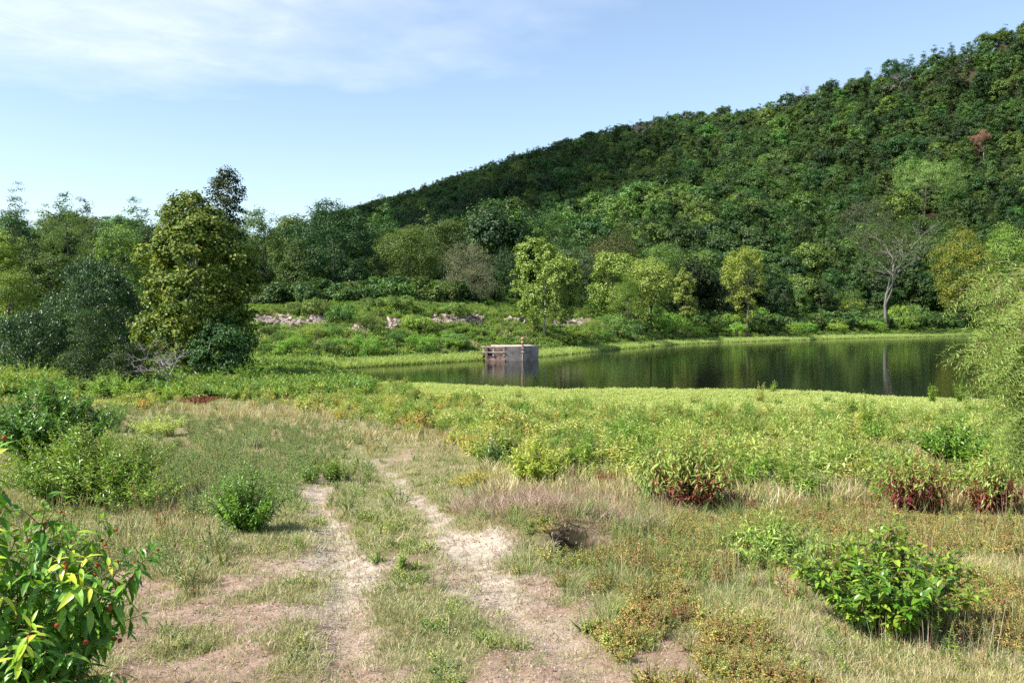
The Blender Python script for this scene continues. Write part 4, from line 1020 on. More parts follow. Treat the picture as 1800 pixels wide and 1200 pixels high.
# single big leaves as pieces
def leaf_piece(ratio, mat, droop=.35):
    t = np.array([0, .18, .4, .65, .85, 1.0]); wf = np.array([0, .34, .5, .42, .22, 0]) * ratio
    zc = -droop * t ** 2; v = []
    for i in range(6):
        v.append((t[i], 0, zc[i]))
    for i in range(1, 5): v.append((t[i], wf[i], zc[i] + wf[i] * .35)); v.append((t[i], -wf[i], zc[i] + wf[i] * .35))
    Lx = lambda i: 6 + (i - 1) * 2; Rx = lambda i: 7 + (i - 1) * 2
    f = [(0, 1, Lx(1)), (0, Rx(1), 1), (5, Lx(4), 4), (5, 4, Rx(4))]
    for i in range(1, 4): f += [(i, i + 1, Lx(i + 1), Lx(i)), (i, Rx(i), Rx(i + 1), i + 1)]
    me = bpy.data.meshes.new('leaf'); me.from_pydata([tuple(map(float, q_)) for q_ in v], [], f); me.materials.append(M[mat])
    for pl in me.polygons: pl.use_smooth = True
    return me
def leafy_shrub(name, g, H, wid, label, mats, cat, seed, n, L, W, per_m, sub, stuffm, droop=.35, maxleaf=300, stemm='stem_brown', heads=0, curve=.5, lean=0, start=.1, whorl=2, sublen=.5, hvar=.35):
    rg_ = np.random.default_rng(seed); ps = stems(rg_, n, H, wid / 2 * 1.3, sub, lean, curve, hvar, sublen)
    P0, AX, NR, LL, WW, RND = leaves_on(rg_, ps, per_m, L, W, start, droop, .55, whorl, H)
    e = empty(name, g); b = Acc()
    for p_ in ps: tube(b, p_, np.linspace(.008 if len(p_) > 5 else .004, .002, len(p_)), 5)
    part('stems', b.mesh(name + '_stems', [stemm], True), e)
    camv = np.array(cam.location) - np.array(g); camv /= np.linalg.norm(camv)
    score = P0 @ camv + P0[:, 2] * .3 + rg_.random(len(P0)) * .05
    o_ = np.argsort(-score); big = o_[:maxleaf]; rest = o_[maxleaf:]
    pcs = [leaf_piece(W / L, mats[0]), leaf_piece(W / L, mats[0], .5), leaf_piece(W / L, mats[-1], .2)]
    for k in big:
        ax = AX[k] ; sd = np.cross(NR[k], ax); sd /= np.linalg.norm(sd) + 1e-9; up = np.cross(ax, sd)
        mt = Matrix(((ax[0], sd[0], up[0], P0[k][0]), (ax[1], sd[1], up[1], P0[k][1]), (ax[2], sd[2], up[2], P0[k][2]), (0, 0, 0, 1))) @ Matrix.Scale(LL[k], 4)
        o = part('leaf', pcs[rg_.integers(3)], e); o.matrix_local = mt
    if len(rest):
        v, f = leaf_lance(P0[rest], AX[rest], NR[rest], LL[rest], WW[rest], .35)
        a = Acc(); a.add(v, f, np.repeat(RND[rest], 8)); fo = part('foliage', a.mesh(name + '_foliage', [stuffm]), e); fo['kind'] = 'stuff'
    if heads:
        import bmesh
        hm = bpy.data.meshes.new('seed_head'); bm = bmesh.new(); bmesh.ops.create_icosphere(bm, subdivisions=2, radius=.5)
        for vt in bm.verts: vt.co *= rg_.uniform(.85, 1.15)
        bm.to_mesh(hm); bm.free(); hm.materials.append(M['seed_head'])
        tips = [p_[-1] for p_ in ps]
        for k in range(heads):
            tp = tips[rg_.integers(len(tips))] + rg_.normal(size=3) * .035
            o = part('seed_head', hm, e, tuple(tp)); s = rg_.uniform(.016, .028); o.scale = (s, s, s)
    tag(e, label, cat); return e

# the big foreground plants
g = G(20, 1195); g = Vector((-2.72, 4.35, hz(-2.72, 4.35)))
leafy_shrub('buttonbush', g, 1.85, 1.30, 'glossy bush with hanging leaves and round dark red seed heads in the bottom left corner', ('leaf_near', 'leaf_near'), 'bush', 501, 38, .148, .043, 21, 5, 'leaf_fresh', droop=.78, heads=150, lean=.0, start=.35, sublen=.45, hvar=.22)
g = Vector((-2.15, 4.15, hz(-2.15, 4.15)))
leafy_shrub('buttonbush', g, .75, .70, 'low dark green drooping shoots below the glossy bush at bottom left', ('leaf_near_dark', 'leaf_near_dark'), 'bush', 502, 18, .14, .046, 22, 3, 'leaf_dark', droop=.66, maxleaf=200, start=.3)
g = G(1560, 1115)
leafy_shrub('dogwood_shrub', g, .98, 1.15, 'wide bright leafy bush alone in the bottom right of the field', ('leaf_near_glossy', 'leaf_near_glossy'), 'bush', 503, 64, .10, .044, 22, 5, 'leaf_fresh', droop=.2, start=.15, sublen=.4, hvar=.3)
g = G(430, 940)
leafy_shrub('goldenrod_plant', g, .98, .80, 'dense upright leafy plant with a spire top left of the wheel rut', ('leaf_near_glossy', 'leaf_near_glossy'), 'plant', 504, 60, .095, .026, 50, 0, 'leaf_fresh', droop=.25, start=.05, curve=.2, hvar=.3)
plant('goldenrod_plant', 585, 850, .62, .55, 'leafy dark-based plant at the top end of the left rut', 'leaf_fresh', n=16, L=.10, W=.028, per_m=34)
plant('goldenrod_plant', 540, 850, .55, .5, 'spindly leafy plant left of the plant at the rut end', 'leaf_green', n=9, L=.10, W=.026, per_m=30)
plant('goldenrod_plant', 707, 1010, .26, .12, 'small upright green seedling on the strip between the ruts', 'leaf_fresh', n=3, L=.08, W=.022, per_m=60)
plant('goldenrod_plant', 662, 992, .18, .16, 'tiny dark weed just left of the upright seedling between the ruts', 'leaf_green', n=4, L=.05, W=.02, per_m=60)
plant('leafy_shrub', 80, 820, 2.15, 2.5, 'rounded dark green shrub at the left edge of the field', 'leaf_green', cat='shrub', n=62, L=.13, W=.05, per_m=22, sub=5, stemm='stem_brown', start=.15)
plant('leafy_shrub', 150, 892, 1.55, 2.3, 'spreading green shrub behind the red seed heads at left', 'leaf_fresh', cat='shrub', n=62, L=.09, W=.034, per_m=22, sub=5, stemm='stem_brown', start=.1)
plant('leafy_shrub', 235, 900, .85, 1.3, 'low green end of the spreading shrub at left', 'leaf_fresh', cat='shrub', n=18, L=.07, W=.028, per_m=24, sub=4)
plant('willowherb_plant', 280, 765, .85, 1.7, 'pale yellow-green leafy weed standing in the grey grass at left', 'leaf_smartweed', n=22, L=.13, W=.035, per_m=18, sub=3)
plant('willowherb_plant', 945, 868, 1.15, .95, 'bright lime clump of narrow leaves at the edge of the weeds', 'leaf_lime', n=34, L=.13, W=.03, per_m=26, sub=1)
plant('broadleaf_weed', 872, 825, .75, .45, 'dark green broad-leaved weed left of the lime clump', 'leaf_dark', n=7, L=.16, W=.075, per_m=14, whorl=2)
plant('broadleaf_weed', 925, 745, .9, .6, 'dark green stemmed weed rising from the pale field centre', 'leaf_green', n=8, L=.15, W=.05, per_m=14)
plant('amber_weed', 835, 862, .42, .8, 'orange yellow patch of fine weed beside the end of the rut', 'leaf_gold', n=40, L=.06, W=.02, per_m=34, sub=2)
plant('red_dock', 1065, 858, .42, .40, 'rust red upright dock right of the lime clump', 'leaf_red', n=9, L=.08, W=.025, per_m=34, stemm='stem_red')
plant('red_smartweed', 1215, 905, 1.45, 1.2, 'tall green smartweed with crimson lower leaves, centre right', 'leaf_red_green', n=34, L=.16, W=.035, per_m=22, sub=1, low_red=.36, droop=.75, stemm='stem_red')
plant('red_smartweed', 1155, 898, 1.05, .6, 'left shoulder of crimson-footed smartweed with hanging green leaves', 'leaf_red_green', n=16, L=.15, W=.033, per_m=22, low_red=.2, droop=.8, stemm='stem_red')
plant('red_smartweed', 1290, 905, .42, .6, 'low red smartweed trailing right from the tall crimson one', 'leaf_red', n=18, L=.09, W=.025, per_m=28, stemm='stem_red')
plant('red_smartweed', 1615, 915, 1.35, .95, 'crimson-stemmed smartweed above the bottom right bush', 'leaf_red_green', n=28, L=.14, W=.032, per_m=24, low_red=.42, droop=.7, stemm='stem_red')
plant('red_smartweed', 1745, 915, 1.2, .8, 'dark red smartweed at the foot of the foreground willow', 'leaf_red_green', n=24, L=.14, W=.032, per_m=24, low_red=.42, droop=.7, stemm='stem_red')
plant('red_smartweed', 1480, 868, .5, .6, 'small reddish smartweed halfway between the two crimson ones', 'leaf_red_green', n=14, L=.10, W=.028, per_m=24, low_red=.35, droop=.6, stemm='stem_red')
plant('red_smartweed', 345, 712, .7, 1.8, 'band of small crimson plants in front of the dead shrub', 'leaf_red', n=30, L=.10, W=.03, per_m=22, stemm='stem_red')
plant('goldenrod_plant', 1362, 995, .66, 1.05, 'wide fountain of narrow green leaves left of the bottom right bush', 'leaf_smartweed_green', n=26, L=.11, W=.026, per_m=30, droop=.5, sub=1)
plant('goldenrod_plant', 1525, 775, 1.9, .35, 'tall leafy spire standing in front of the water at right', 'leaf_fresh', n=5, L=.16, W=.045, per_m=18)
plant('leafy_shrub', 1550, 785, 1.0, 1.3, 'leafy green bush right of the tall leafy spire', 'leaf_fresh', n=20, L=.16, W=.05, per_m=14, sub=2, cat='shrub')
plant('leafy_shrub', 1680, 830, 1.35, 1.5, 'round-leaved green shrub left of the foreground willow', 'leaf_green', n=30, L=.11, W=.055, per_m=18, sub=4, cat='shrub')
plant('leafy_shrub', 1180, 800, 1.1, 1.6, 'green weed bush behind the tall crimson smartweed', 'leaf_smartweed_green', n=24, L=.16, W=.04, per_m=16, sub=2, cat='shrub')
plant('leafy_shrub', 1320, 780, 1.15, 1.7, 'green and yellow weed bush in the middle of the right field', 'leaf_smartweed_green', n=26, L=.16, W=.042, per_m=15, sub=2, cat='shrub')
plant('willowherb_plant', 1338, 712, 1.5, .7, 'pale plume-like weed sticking up against the water', 'leaf_smartweed', n=8, L=.16, W=.035, per_m=16)
plant('broadleaf_weed', 1437, 785, .65, .5, 'dark green nettle patch in the pale right field', 'leaf_dark', n=10, L=.12, W=.045, per_m=18)
plant('willowherb_plant', 1640, 760, .9, 1.4, 'leafy weed between the tall spire and the round-leaved shrub', 'leaf_smartweed_green', n=18, L=.14, W=.04, per_m=16, sub=2)
plant('goldenrod_plant', 1640, 712, 1.5, .6, 'upright green weed at the water edge left of the willow', 'leaf_fresh', n=6, L=.18, W=.05, per_m=14)
plant('goldenrod_plant', 1690, 712, 1.9, .8, 'tallest green weed at the water edge beside the willow', 'leaf_fresh', n=8, L=.18, W=.05, per_m=14)
plant('leafy_shrub', 1400, 825, .8, 1.5, 'hanging-leaved weed bush between the crimson smartweeds', 'leaf_smartweed_green', n=22, L=.15, W=.035, per_m=18, sub=1, droop=.7, cat='shrub')
plant('leafy_shrub', 205, 700, 2.0, 2.6, 'yellowish bush in front of the small shaded cedar', 'leaf_smartweed_green', n=26, L=.18, W=.07, per_m=10, sub=4, cat='shrub')
plant('leafy_shrub', 255, 690, 1.8, 2.4, 'leafy bush in front of the dead shrubs, left side', 'leaf_green', n=22, L=.18, W=.07, per_m=10, sub=4, cat='shrub')
plant('leafy_shrub', 50, 690, 2.4, 5.0, 'wide pale bush at the left edge before the blue-green trees', 'leaf_smartweed_green', n=44, L=.18, W=.06, per_m=9, sub=5, cat='shrub')
plant('leafy_shrub', 380, 690, 1.6, 2.4, 'green weed bush right of the dead shrub', 'leaf_smartweed_green', n=24, L=.18, W=.06, per_m=10, sub=3, cat='shrub')
plant('leafy_shrub', 440, 680, 2.0, 2.6, 'fresh green shoots at the right foot of the large sycamore', 'leaf_fresh', n=22, L=.20, W=.06, per_m=10, sub=3, cat='shrub')
plant('wispy_weed', 195, 760, 1.5, .9, 'tall wispy grey-green weed behind the dark green shrub', 'leaf_greygreen', n=24, L=.10, W=.012, per_m=40, lance=False, sub=1)
plant('wispy_weed', 445, 790, .8, .6, 'wispy weed standing above the grey grass', 'leaf_greygreen', n=12, L=.09, W=.010, per_m=44, lance=False)

# the foreground willow
def willow(g, seed):
    rg_ = np.random.default_rng(seed); H = 3.7; b = Acc(); tw = []
    for i in range(40):
        a = rg_.uniform(0, 6.28); q = math.sqrt(rg_.random()); h = H * rg_.uniform(.5, 1.0)
        dx, dy = math.cos(a) * q * 1.25, math.sin(a) * q * 1.25
        t = np.linspace(0, 1, 8); pts = np.stack([dx * (.2 * t + .8 * t ** 1.5), dy * (.2 * t + .8 * t ** 1.5), h * t], 1) + rg_.normal(size=(8, 3)) * .03
        tube(b, pts, np.linspace(.028, .008, 8), 5)
        for j in range(52):
            s = rg_.uniform(.05, 1.0) * 7; k0 = min(int(s), 6); st = pts[k0] + (pts[k0 + 1] - pts[k0]) * (s - k0)
            az = a + rg_.normal() * 1.3; L = rg_.uniform(.35, .85); u_ = rg_.uniform(.1, .9)
            d = np.array([math.cos(az), math.sin(az), u_]); tt = np.linspace(0, 1, 6)[:, None]
            tw.append(st + d * L * tt + np.array([0, 0, -.75 * L]) * tt ** 2)
    for w in tw: tube(b, w, np.linspace(.005, .0015, 6), 3)
    P0, AX, NR, LL, WW, RND = leaves_on(rg_, [w for w in tw], 46, .11, .015, .1, .35, .7, 1, H)
    v, f = leaf_quads(P0, AX, NR, LL, WW, .1); a_ = Acc(); a_.add(v, f, np.repeat(RND, 4))
    e = empty('willow_tree', g); part('branches', b.mesh('willow_branches', ['stem_brown'], True), e); part('crown', a_.mesh('willow_leaves', ['foliage_willow']), e)
    tag(e, 'feathery pale green willow with narrow leaves filling the right edge', 'tree'); print('willow leaves', len(P0))
wg = Vector((IX(1858, 13.2), 13.2, hz(IX(1858, 13.2), 13.2))); willow(wg, 77)

# ---------------------------------------------------------------- ground cover
def tuft(seed, n, H, spread, w, mat, lean=.5, lying=0.0, curl=.3):
    rg_ = np.random.default_rng(seed); a = rg_.uniform(0, 6.28, n); q = np.sqrt(rg_.random(n)) * spread
    base = np.stack([np.cos(a) * q, np.sin(a) * q, np.full(n, -.01)], 1)
    az = a + rg_.normal(size=n) * 1.0; ln = np.abs(rg_.normal(size=n)) * lean; ln = np.where(rg_.random(n) < lying, ln + 1.8, ln)
    d = norm(np.stack([np.cos(az) * ln, np.sin(az) * ln, np.ones(n)], 1)); h = H * rg_.uniform(.45, 1.15, n)
    side = norm(np.cross(d, np.array([0, 0, 1.0])) + rand_dirs(rg_, n) * .3) * w
    out = np.stack([np.cos(az), np.sin(az), np.zeros(n)], 1)
    m1 = base + d * (h * .55)[:, None]; t = base + d * (h * .95)[:, None] + out * (h * curl * rg_.random(n))[:, None]
    v = np.stack([base - side, base + side, m1 + side * .8, m1 - side * .8, t], 1).reshape(-1, 3)
    b = (np.arange(n) * 5)[:, None]; ac = Acc(); ac.add(v, [b + [0, 1, 2, 3], b + [3, 2, 4]], np.repeat(rg_.random(n), 5)); return ac.mesh('tuft', [mat])
def sample(n, x0, x1, y0, y1, rngk, bias=1.0):
    """points in a strip, denser towards the camera"""
    k = np.random.default_rng(rngk); t = k.random(n); y = y0 * (y1 / y0) ** (t ** bias); x = (k.random(n) * (x1 - x0) + x0) * y
    return x, y, k
def clearing(x, y, tall):
    k = np.ones(len(x))
    for (px, py, rr_c) in PLANTS:
        near_ = np.hypot((x - px) / (rr_c + .05), (y - py) / (rr_c + .05)) < 1
        k = np.where(near_, .35, k)
        if tall: k = np.where((np.abs(x - px * y / py) < rr_c) & (y < py) & (y > py - 2.4 - rr_c), .12, k)
    return k
def spread_(name, xs, ys, kg, dens, coll, nproto, s0, s1, label, cat, tilt=.12, zoff=0.0, yscale=0.0, swell=0.0, sf=.5):
    if name in ('smartweed', 'tall_weeds', 'grey_weeds', 'golden_weeds'): dens = dens * clearing(xs, ys, name != 'golden_weeds')
    keep = kg.random(len(xs)) < dens; xs, ys = xs[keep], ys[keep]; zs = height(xs, ys); n = len(xs)
    s = kg.uniform(s0, s1, n) * (1 + ys * yscale) * np.interp(ys, [4, 9], [.62, 1.0]) * (1 + swell * 2 * (fbm(xs * sf, ys * sf * .7, 333) - .5))
    rot = np.stack([kg.normal(size=n) * tilt, kg.normal(size=n) * tilt, kg.uniform(0, 6.28, n)], 1)
    scatter(name, np.stack([xs, ys, zs + zoff], 1), rot, s, kg.integers(0, nproto, n), coll, label, cat); print(name, n)
def not_hole(x, y): return sstep(.9, 1.3, np.hypot((x - HOLE[0]) / .30, (y - HOLE[1] + .12) / .42))
W_ = .80
brown_c = to_xy([(975, 905)])[0]
def brown_zone(x, y): return np.clip(blob(x, y, brown_c[0], brown_c[1], 1.05, 1.9) * 1.7, 0, 1)
def weed_zone(u, v, x, y):
    """tall smartweed field: beyond the open grass"""
    nz = fbm(x * .35, y * .35, 91) - .5
    lim = np.interp(u, [-400, 300, 450, 620, 780, 900, 1100, 1200, 1500, 1800, 2300], [715, 712, 712, 745, 778, 830, 845, 885, 905, 915, 920]) + nz * 45
    return sstep(8, -12, v - lim)
def marsh_zone(u, v, x, y):
    nz = fbm(x * .3, y * .3, 95) - .5
    lim = np.interp(u, [400, 640, 760, 900, 1200, 1640, 2000], [640, 672, 700, 722, 735, 735, 720]) + nz * 26
    return sstep(6, -6, v - lim)

# short turf between and beside the ruts
xs, ys, kg = sample(60000, -W_, W_, 3.6, 26, 601, .9); u, v = uv(xs, ys); wz = weed_zone(u, v, xs, ys); bare = bare_mask(xs, ys)
pn = fbm(xs * 1.1, ys * .9, 99)
d = (1 - bare) ** 1.3 * (1 - wz) * not_hole(xs, ys) * (1 - .85 * brown_zone(xs, ys)) * (.5 + .5 * sstep(.38, .55, pn))
spread_('short_grass', xs, ys, kg, d + .12 * bare, lib('short_tuft', [tuft(610 + i, 44, .055, .13, .0020, 'grass_short', 1.0, .25) for i in range(5)]), 5, .6, 1.5, 'short grey-green turf between and beside the wheel ruts', 'grass', yscale=.02)
# dry straw and olive grass of the open field
xs, ys, kg = sample(34000, -W_, W_, 3.6, 28, 602, .9); u, v = uv(xs, ys); wz = weed_zone(u, v, xs, ys); bare = bare_mask(xs, ys)
rd = np.minimum(pdist(xs, ys, RUTL), pdist(xs, ys, RUTR)); cen = sstep(1.0, 2.0, np.minimum(rd + .2, 5)); pn = fbm(xs * .7, ys * .6, 101)
d = (1 - bare) ** 2 * (1 - wz * .85) * not_hole(xs, ys) * cen * (.12 + .88 * sstep(.44, .6, pn)) * (1 - .8 * brown_zone(xs, ys))
d1 = d * sstep(600, 1100, u) * .45 + d * .3
spread_('olive_grass', xs, ys, kg, d1, lib('olive_tuft', [tuft(620 + i, 34, .12, .11, .0018, 'grass_olive', .9, .15) for i in range(5)]), 5, .6, 1.4, 'knee-low olive and yellow grass over the open field', 'grass', yscale=.012)
xs, ys, kg = sample(26000, -W_, W_, 3.6, 34, 603, .9); u, v = uv(xs, ys); wz = weed_zone(u, v, xs, ys); bare = bare_mask(xs, ys); pn = fbm(xs * .9, ys * .7, 103)
d = (1 - bare) ** 2 * (1 - wz * .8) * not_hole(xs, ys) * (.1 + .9 * sstep(.46, .62, pn)) * (.25 + .75 * sstep(.5, 1.4, pdist(xs, ys, RUTL)))
spread_('dry_grass', xs, ys, kg, d * .8, lib('dry_tuft', [tuft(630 + i, 30, .12, .12, .0017, 'grass_dry', 1.1, .35) for i in range(5)]), 5, .5, 1.4, 'straw-coloured dry grass in patches over the field', 'grass', yscale=.012)
# brown collapsed grass round the burrow
kg = np.random.default_rng(604); n = 2600; xs = brown_c[0] + kg.normal(size=n) * .62; ys = brown_c[1] + kg.normal(size=n) * 1.0 - .25
d = not_hole(xs, ys) * sstep(.2, .5, pdist(xs, ys, RUTR))
spread_('brown_grass', xs, ys, kg, d * .75, lib('brown_tuft', [tuft(640 + i, 34, .27, .08, .0026, 'grass_brown', 1.1, .35, .6) for i in range(5)]), 5, .6, 1.25, 'collapsed pinkish brown grass hanging round the burrow hole', 'grass', tilt=.25)
# bluish grass tussocks right of the burrow and along the right rut
xs, ys, kg = sample(9000, -W_, W_, 4.2, 22, 605); u, v = uv(xs, ys); bare = bare_mask(xs, ys)
z1 = blob(u, v, 1150, 1000, 130, 90) + blob(u, v, 850, 960, 60, 60) + blob(u, v, 1000, 1060, 120, 60) + .5 * blob(u, v, 870, 880, 60, 30) + .8 * blob(u, v, 1250, 940, 180, 60)
spread_('tussock_grass', xs, ys, kg, np.clip(z1, 0, 1) * (1 - bare) ** 2 * not_hole(xs, ys) * .6, lib('tussock', [tuft(650 + i, 40, .36, .07, .0024, 'grass_green', .5, .05, .5) for i in range(4)]), 4, .6, 1.2, 'longer green grass tussocks beside the burrow and right rut', 'grass')
# grey-green weeds on the left
wl_ = [joined(660 + i, 6, .34, .16, .05, .008, 60, 'leaf_greygreen', sub=2) for i in range(4)]
xs, ys, kg = sample(16000, -W_, .3, 5, 40, 606); u, v = uv(xs, ys); bare = bare_mask(xs, ys)
z1 = blob(u, v, 380, 780, 190, 70) + .7 * blob(u, v, 200, 760, 160, 50) + .5 * blob(u, v, 420, 850, 160, 60) + .35 * blob(u, v, 100, 950, 220, 60) + .5 * blob(u, v, 560, 770, 100, 20)
tan = blob(u, v, 450, 727, 150, 14)
spread_('grey_weeds', xs, ys, kg, np.clip(z1 * (1 - bare) ** 2 * (1 - tan), 0, 1) * .9, lib('grey_weed', wl_), 4, .6, 1.5, 'grey-green fine-leaved weeds covering the left of the field', 'weeds')
# rusty and golden low weeds on the right
rw = [joined(670 + i, 6, .24, .14, .035, .012, 60, ['leaf_gold', 'leaf_rust', 'leaf_gold', 'leaf_smartweed'][i], sub=2) for i in range(4)]
xs, ys, kg = sample(36000, -.1, W_, 4.0, 24, 607); u, v = uv(xs, ys); bare = bare_mask(xs, ys); wz = weed_zone(u, v, xs, ys); pn = fbm(xs * .8, ys * .7, 107)
z1 = (.45 * sstep(950, 1150, u) + .6 * sstep(1200, 1550, u) + blob(u, v, 1150, 1050, 150, 80) * .8 + blob(u, v, 1500, 930, 300, 50)) * sstep(.36, .56, pn)
spread_('golden_weeds', xs, ys, kg, np.clip(z1, 0, 1) * (1 - bare) ** 2 * (1 - wz * .6) * .95, lib('golden_weed', rw), 4, .6, 1.4, 'low golden and rusty weeds covering the right of the field', 'weeds')
# small green weeds on the left foreground
gw = [joined(680 + i, 6, .15, .12, .035, .012, 60, ['leaf_smartweed_green', 'leaf_smartweed', 'leaf_greygreen'][i], sub=1) for i in range(3)]
xs, ys, kg = sample(14000, -W_, .5, 3.8, 20, 608); u, v = uv(xs, ys); bare = bare_mask(xs, ys); pn = fbm(xs * 1.2, ys * 1.0, 109)
spread_('green_weeds', xs, ys, kg, sstep(.45, .65, pn) * (1 - bare) ** 2 * .6, lib('green_weed', gw), 3, .5, 1.3, 'tiny green weeds mixed into the turf', 'weeds')
# the smartweed field
sw = [joined(700 + i, 8, .52, .22, .11, .028, 30, ['leaf_smartweed', 'leaf_smartweed', 'leaf_smartweed_green', 'leaf_smartweed', 'leaf_smartweed_green', 'leaf_gold'][i], sub=2, droop=.45) for i in range(6)]
xs, ys, kg = sample(24000, -W_ - .1, W_ + .05, 9, 68, 609, .75); u, v = uv(xs, ys); wz = weed_zone(u, v, xs, ys); mz = marsh_zone(u, v, xs, ys)
inl = (height(xs, ys) > .03)
tan = blob(u, v, 440, 727, 130, 12)
dn = wz * (1 - mz) * inl * (.28 + .72 * sstep(.40, .56, fbm(xs * .5, ys * .5, 111))) * (1 - tan)
far_ok = ys < ynear(xs) + 4
spread_('smartweed', xs, ys, kg, dn * far_ok * sstep(75, 60, ys) * .9, lib('smartweed_plant', sw), 6, .55, 1.35, 'yellow-green smartweed field between the track and the lake', 'weeds', yscale=.004, swell=1.2, sf=.45)
# strip of pale straw in the middle distance
xs, ys, kg = sample(14000, -W_, W_, 12, 60, 611); u, v = uv(xs, ys)
spread_('straw_strip', xs, ys, kg, np.clip(blob(u, v, 450, 728, 150, 14) * 1.2 + .35 * blob(u, v, 700, 772, 160, 16) + .25 * sstep(740, 700, v) * (u < 650) + .75 * (u > 850) * sstep(.46, .56, fbm(xs * .6, ys * .5, 141)) * sstep(735, 770, v), 0, 1), lib('straw_tuft', [tuft(720 + i, 30, .34, .18, .007, ['grass_dry', 'grass_olive'][i % 2], .6, .1) for i in range(4)]), 4, .7, 1.3, 'pale straw strip where the old track bends left', 'grass')
tw_ = [joined(790 + i, 12, .95, .40, .15, .040, 22, ['leaf_smartweed_green', 'leaf_smartweed_green', 'leaf_fresh', 'leaf_smartweed', 'leaf_green'][i], sub=2, droop=.5) for i in range(5)]
xs, ys, kg = sample(7000, -.45, W_ + .05, 13, 60, 619, .75); u, v = uv(xs, ys); wz = weed_zone(u, v + 12, xs, ys); mz = marsh_zone(u, v, xs, ys)
dn = wz * (1 - .96 * mz) * (height(xs, ys) > .05) * sstep(.46, .60, fbm(xs * .42, ys * .3, 131)) * (ys < ynear(xs) - 1)
spread_('tall_weeds', xs, ys, kg, dn * .8, lib('tall_weed', tw_), 5, .5, 1.1, 'clumps of taller leafy weeds standing out of the smartweed field', 'weeds')
# marsh plants to the water's edge
mw = [joined(730 + i, 9, .24, .24, .11, .040, 28, 'leaf_marsh', droop=.2, start=.3) for i in range(4)]
xs, ys, kg = sample(34000, -.42, W_, 24, 62, 612, .8); u, v = uv(xs, ys); mz = marsh_zone(u, v, xs, ys); zz = height(xs, ys)
spread_('marsh_plants', xs, ys, kg, mz * (zz > -.06) * (ys < ynear(xs) + 1.2) * .95, lib('marsh_plant', mw), 4, .6, 1.25, 'flat pale lime green marsh plants reaching the near water edge', 'marsh plants', yscale=.004)
# far shore reeds and the bank's green cover
rd_ = [tuft(740 + i, 26, .75, .28, .022, 'reed', .25, .02) for i in range(4)]
kg = np.random.default_rng(613); n = 30000
t = kg.random(n); xs = np.interp(t, [0, .25, 1], [-26, 8, 175]); ys = yfar(xs) + kg.uniform(-2.2, 3.5, n); zz = height(xs, ys)
bx = (np.abs(xs - 0) < 3.6) & (ys < 103) & (xs > -4)
spread_('shore_reeds', xs, ys, kg, ((zz > -.14) & ~bx) * 1.0, lib('reed_tuft', rd_), 4, .5, 1.1, 'light green reeds fringing the far shore', 'reeds', zoff=-.02)
bk = [joined(750 + i, 8, .7, .5, .24, .09, 14, ['foliage_bank', 'foliage_bank_bright', 'foliage_bank', 'leaf_smartweed_green', 'foliage_olive'][i], sub=2) for i in range(5)]
kg = np.random.default_rng(614); n = 60000
t = kg.random(n); xs = np.interp(t, [0, .3, .6, 1], [-110, -26, 20, 190]); df = kg.random(n) ** .8 * 62; ys = yfar(xs) + 1.5 + df
u, v = uv(xs, ys); zn = np.ones(n)
for z0, z1_, z2, z3 in rock_zones: zn = np.where((u > z0) & (u < z1_) & (v > z2) & (v < z3), .06, zn)
pn = fbm(xs * .14, ys * .14, 121)
dd = zn * (.35 + .65 * sstep(.36, .5, pn)) * ((u > -60) & (u < 1850)) * np.where(xs > 40, sstep(34, 20, df), 1)
spread_('bank_weeds', xs, ys, kg, dd * .85, lib('bank_weed', bk), 5, .6, 1.5, 'green weeds and brambles covering the far bank', 'weeds')
dt = [tuft(760 + i, 24, .7, .4, .02, 'grass_dry' if i else 'grass_olive', .5, .1) for i in range(3)]
kg = np.random.default_rng(615); n = 9000; xs = kg.uniform(-80, 60, n); ys = yfar(xs) + 8 + kg.random(n) * 45; pn = fbm(xs * .1, ys * .1, 123); u, v = uv(xs, ys)
spread_('bank_grass', xs, ys, kg, sstep(.5, .6, pn) * .6, lib('bank_tuft', dt), 3, .6, 1.3, 'dry grass between the shrubs of the far bank', 'grass')
# left middle distance: rank weeds under the trees
xs, ys, kg = sample(12000, -W_, -.17, 34, 84, 616); u, v = uv(xs, ys)
spread_('valley_weeds', xs, ys, kg, sstep(705, 690, v) * (height(xs, ys) > .05) * .9, lib('valley_weed', bk[:4]), 4, .8, 1.6, 'rank green weeds round the feet of the left trees', 'weeds')
st = [tuft(800 + i, 7, .62, .10, .0026, ['grass_dry', 'grass_brown', 'grass_olive', 'leaf_greygreen'][i], .22, .0, .12) for i in range(4)]
st += [joined(806 + i, 3, .55, .10, .05, .014, 40, ['leaf_smartweed_green', 'leaf_rust', 'leaf_greygreen'][i]) for i in range(3)]
xs, ys, kg = sample(9000, -W_, W_, 5.5, 40, 620, .9); u, v = uv(xs, ys); bare = bare_mask(xs, ys)
rd = np.minimum(pdist(xs, ys, RUTL), pdist(xs, ys, RUTR))
spread_('dry_stalks', xs, ys, kg, sstep(.9, 2.2, rd) * (1 - bare) * sstep(.44, .6, fbm(xs * .6, ys * .5, 161)) * .75 * sstep(720, 740, v), lib('stalk', st), 7, .5, 1.2, 'tall thin straw stalks and wiry upright weeds standing over the field', 'weeds')
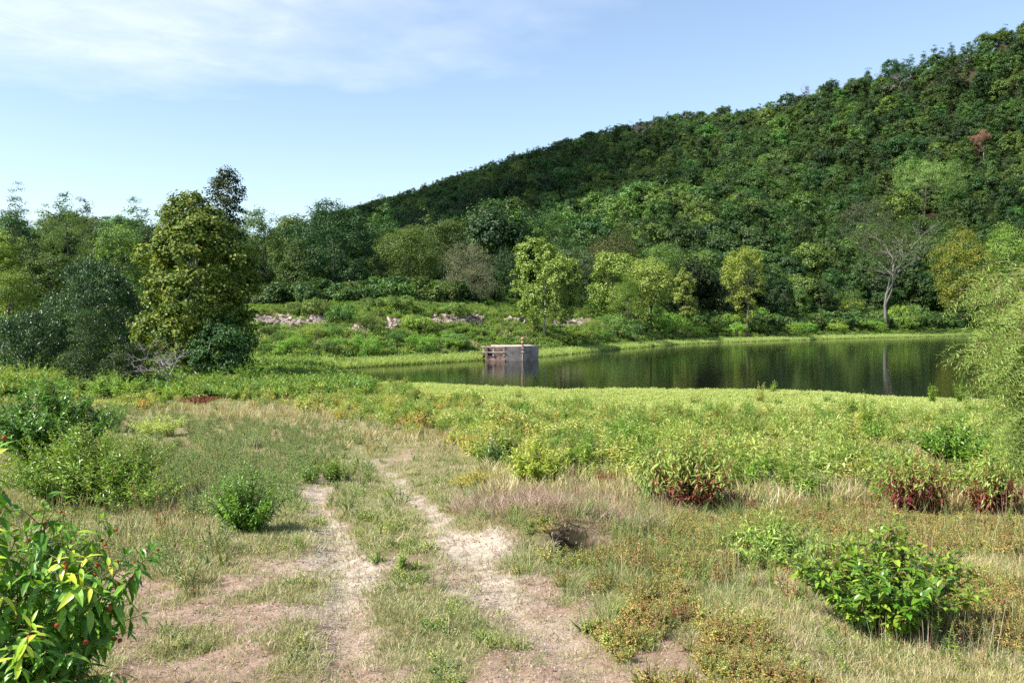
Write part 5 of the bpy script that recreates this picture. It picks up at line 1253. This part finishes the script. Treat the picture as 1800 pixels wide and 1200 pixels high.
# pebbles and straw litter on the bare soil
pb = []
for i in range(4):
    rg_ = np.random.default_rng(770 + i); a = Acc()
    t8 = np.array([(1, 0, 0), (-1, 0, 0), (0, 1, 0), (0, -1, 0), (0, 0, 1), (0, 0, -1)]) * rg_.uniform(.6, 1.1, (6, 1)) * np.array([1, .8, .55])
    a.add(t8 * .02, [np.array([(4, 0, 2), (4, 2, 1), (4, 1, 3), (4, 3, 0), (5, 2, 0), (5, 1, 2), (5, 3, 1), (5, 0, 3)])], .5); pb.append(a.mesh('pebble', [['stone', 'red_stone', 'stone', 'red_stone'][i]], False))
xs, ys, kg = sample(52000, -.6, .45, 3.6, 16, 617); bare = bare_mask(xs, ys)
pn = fbm(xs * 2.0, ys * 2.0, 127)
spread_('pebbles', xs, ys, kg, bare * (.15 + .85 * sstep(.42, .62, pn)) * .9, lib('pebble_stone', pb), 4, .25, 1.3, 'small pebbles and grit lying on the bare soil', 'pebbles', tilt=.5)
lt = [tuft(780 + i, 16, .10, .10, .0014, 'grass_brown', 3.0, .9, .2) for i in range(4)]
xs, ys, kg = sample(12000, -.6, .5, 3.6, 18, 618); bare = bare_mask(xs, ys)
spread_('straw_litter', xs, ys, kg, (.15 + bare * .4) * not_hole(xs, ys), lib('litter', lt), 4, .5, 1.3, 'dead straw bits strewn over the track', 'litter')

groups = {}
for o in sc.objects:
    if o.parent is None and o.get('group') and o.get('label'): groups.setdefault(o['label'], []).append(o)
ORD = ['leftmost', 'second from left', 'third from left', 'fourth from left', 'fifth from left', 'sixth from left', 'seventh from left', 'eighth from left', 'ninth from left', 'tenth from left']
for lb_, os_ in groups.items():
    if len(os_) < 2: continue
    os_.sort(key=lambda o: o.location.x / max(o.location.y, 1))
    for i, o in enumerate(os_):
        t_ = (('rightmost' if i == len(os_) - 1 else ORD[i] if i < 10 else '%dth from left' % (i + 1)) + ', ' + lb_)
        t_ = t_.replace(' in the wood ', ', wood ').replace(' on the slope ', ', slope ').replace('the ', '').replace('on far bank', 'on far bank')
        o['label'] = t_
print('TRIS', sum(sum(p.loop_total - 2 for p in me.polygons) for me in bpy.data.meshes), 'objects', len(sc.objects))
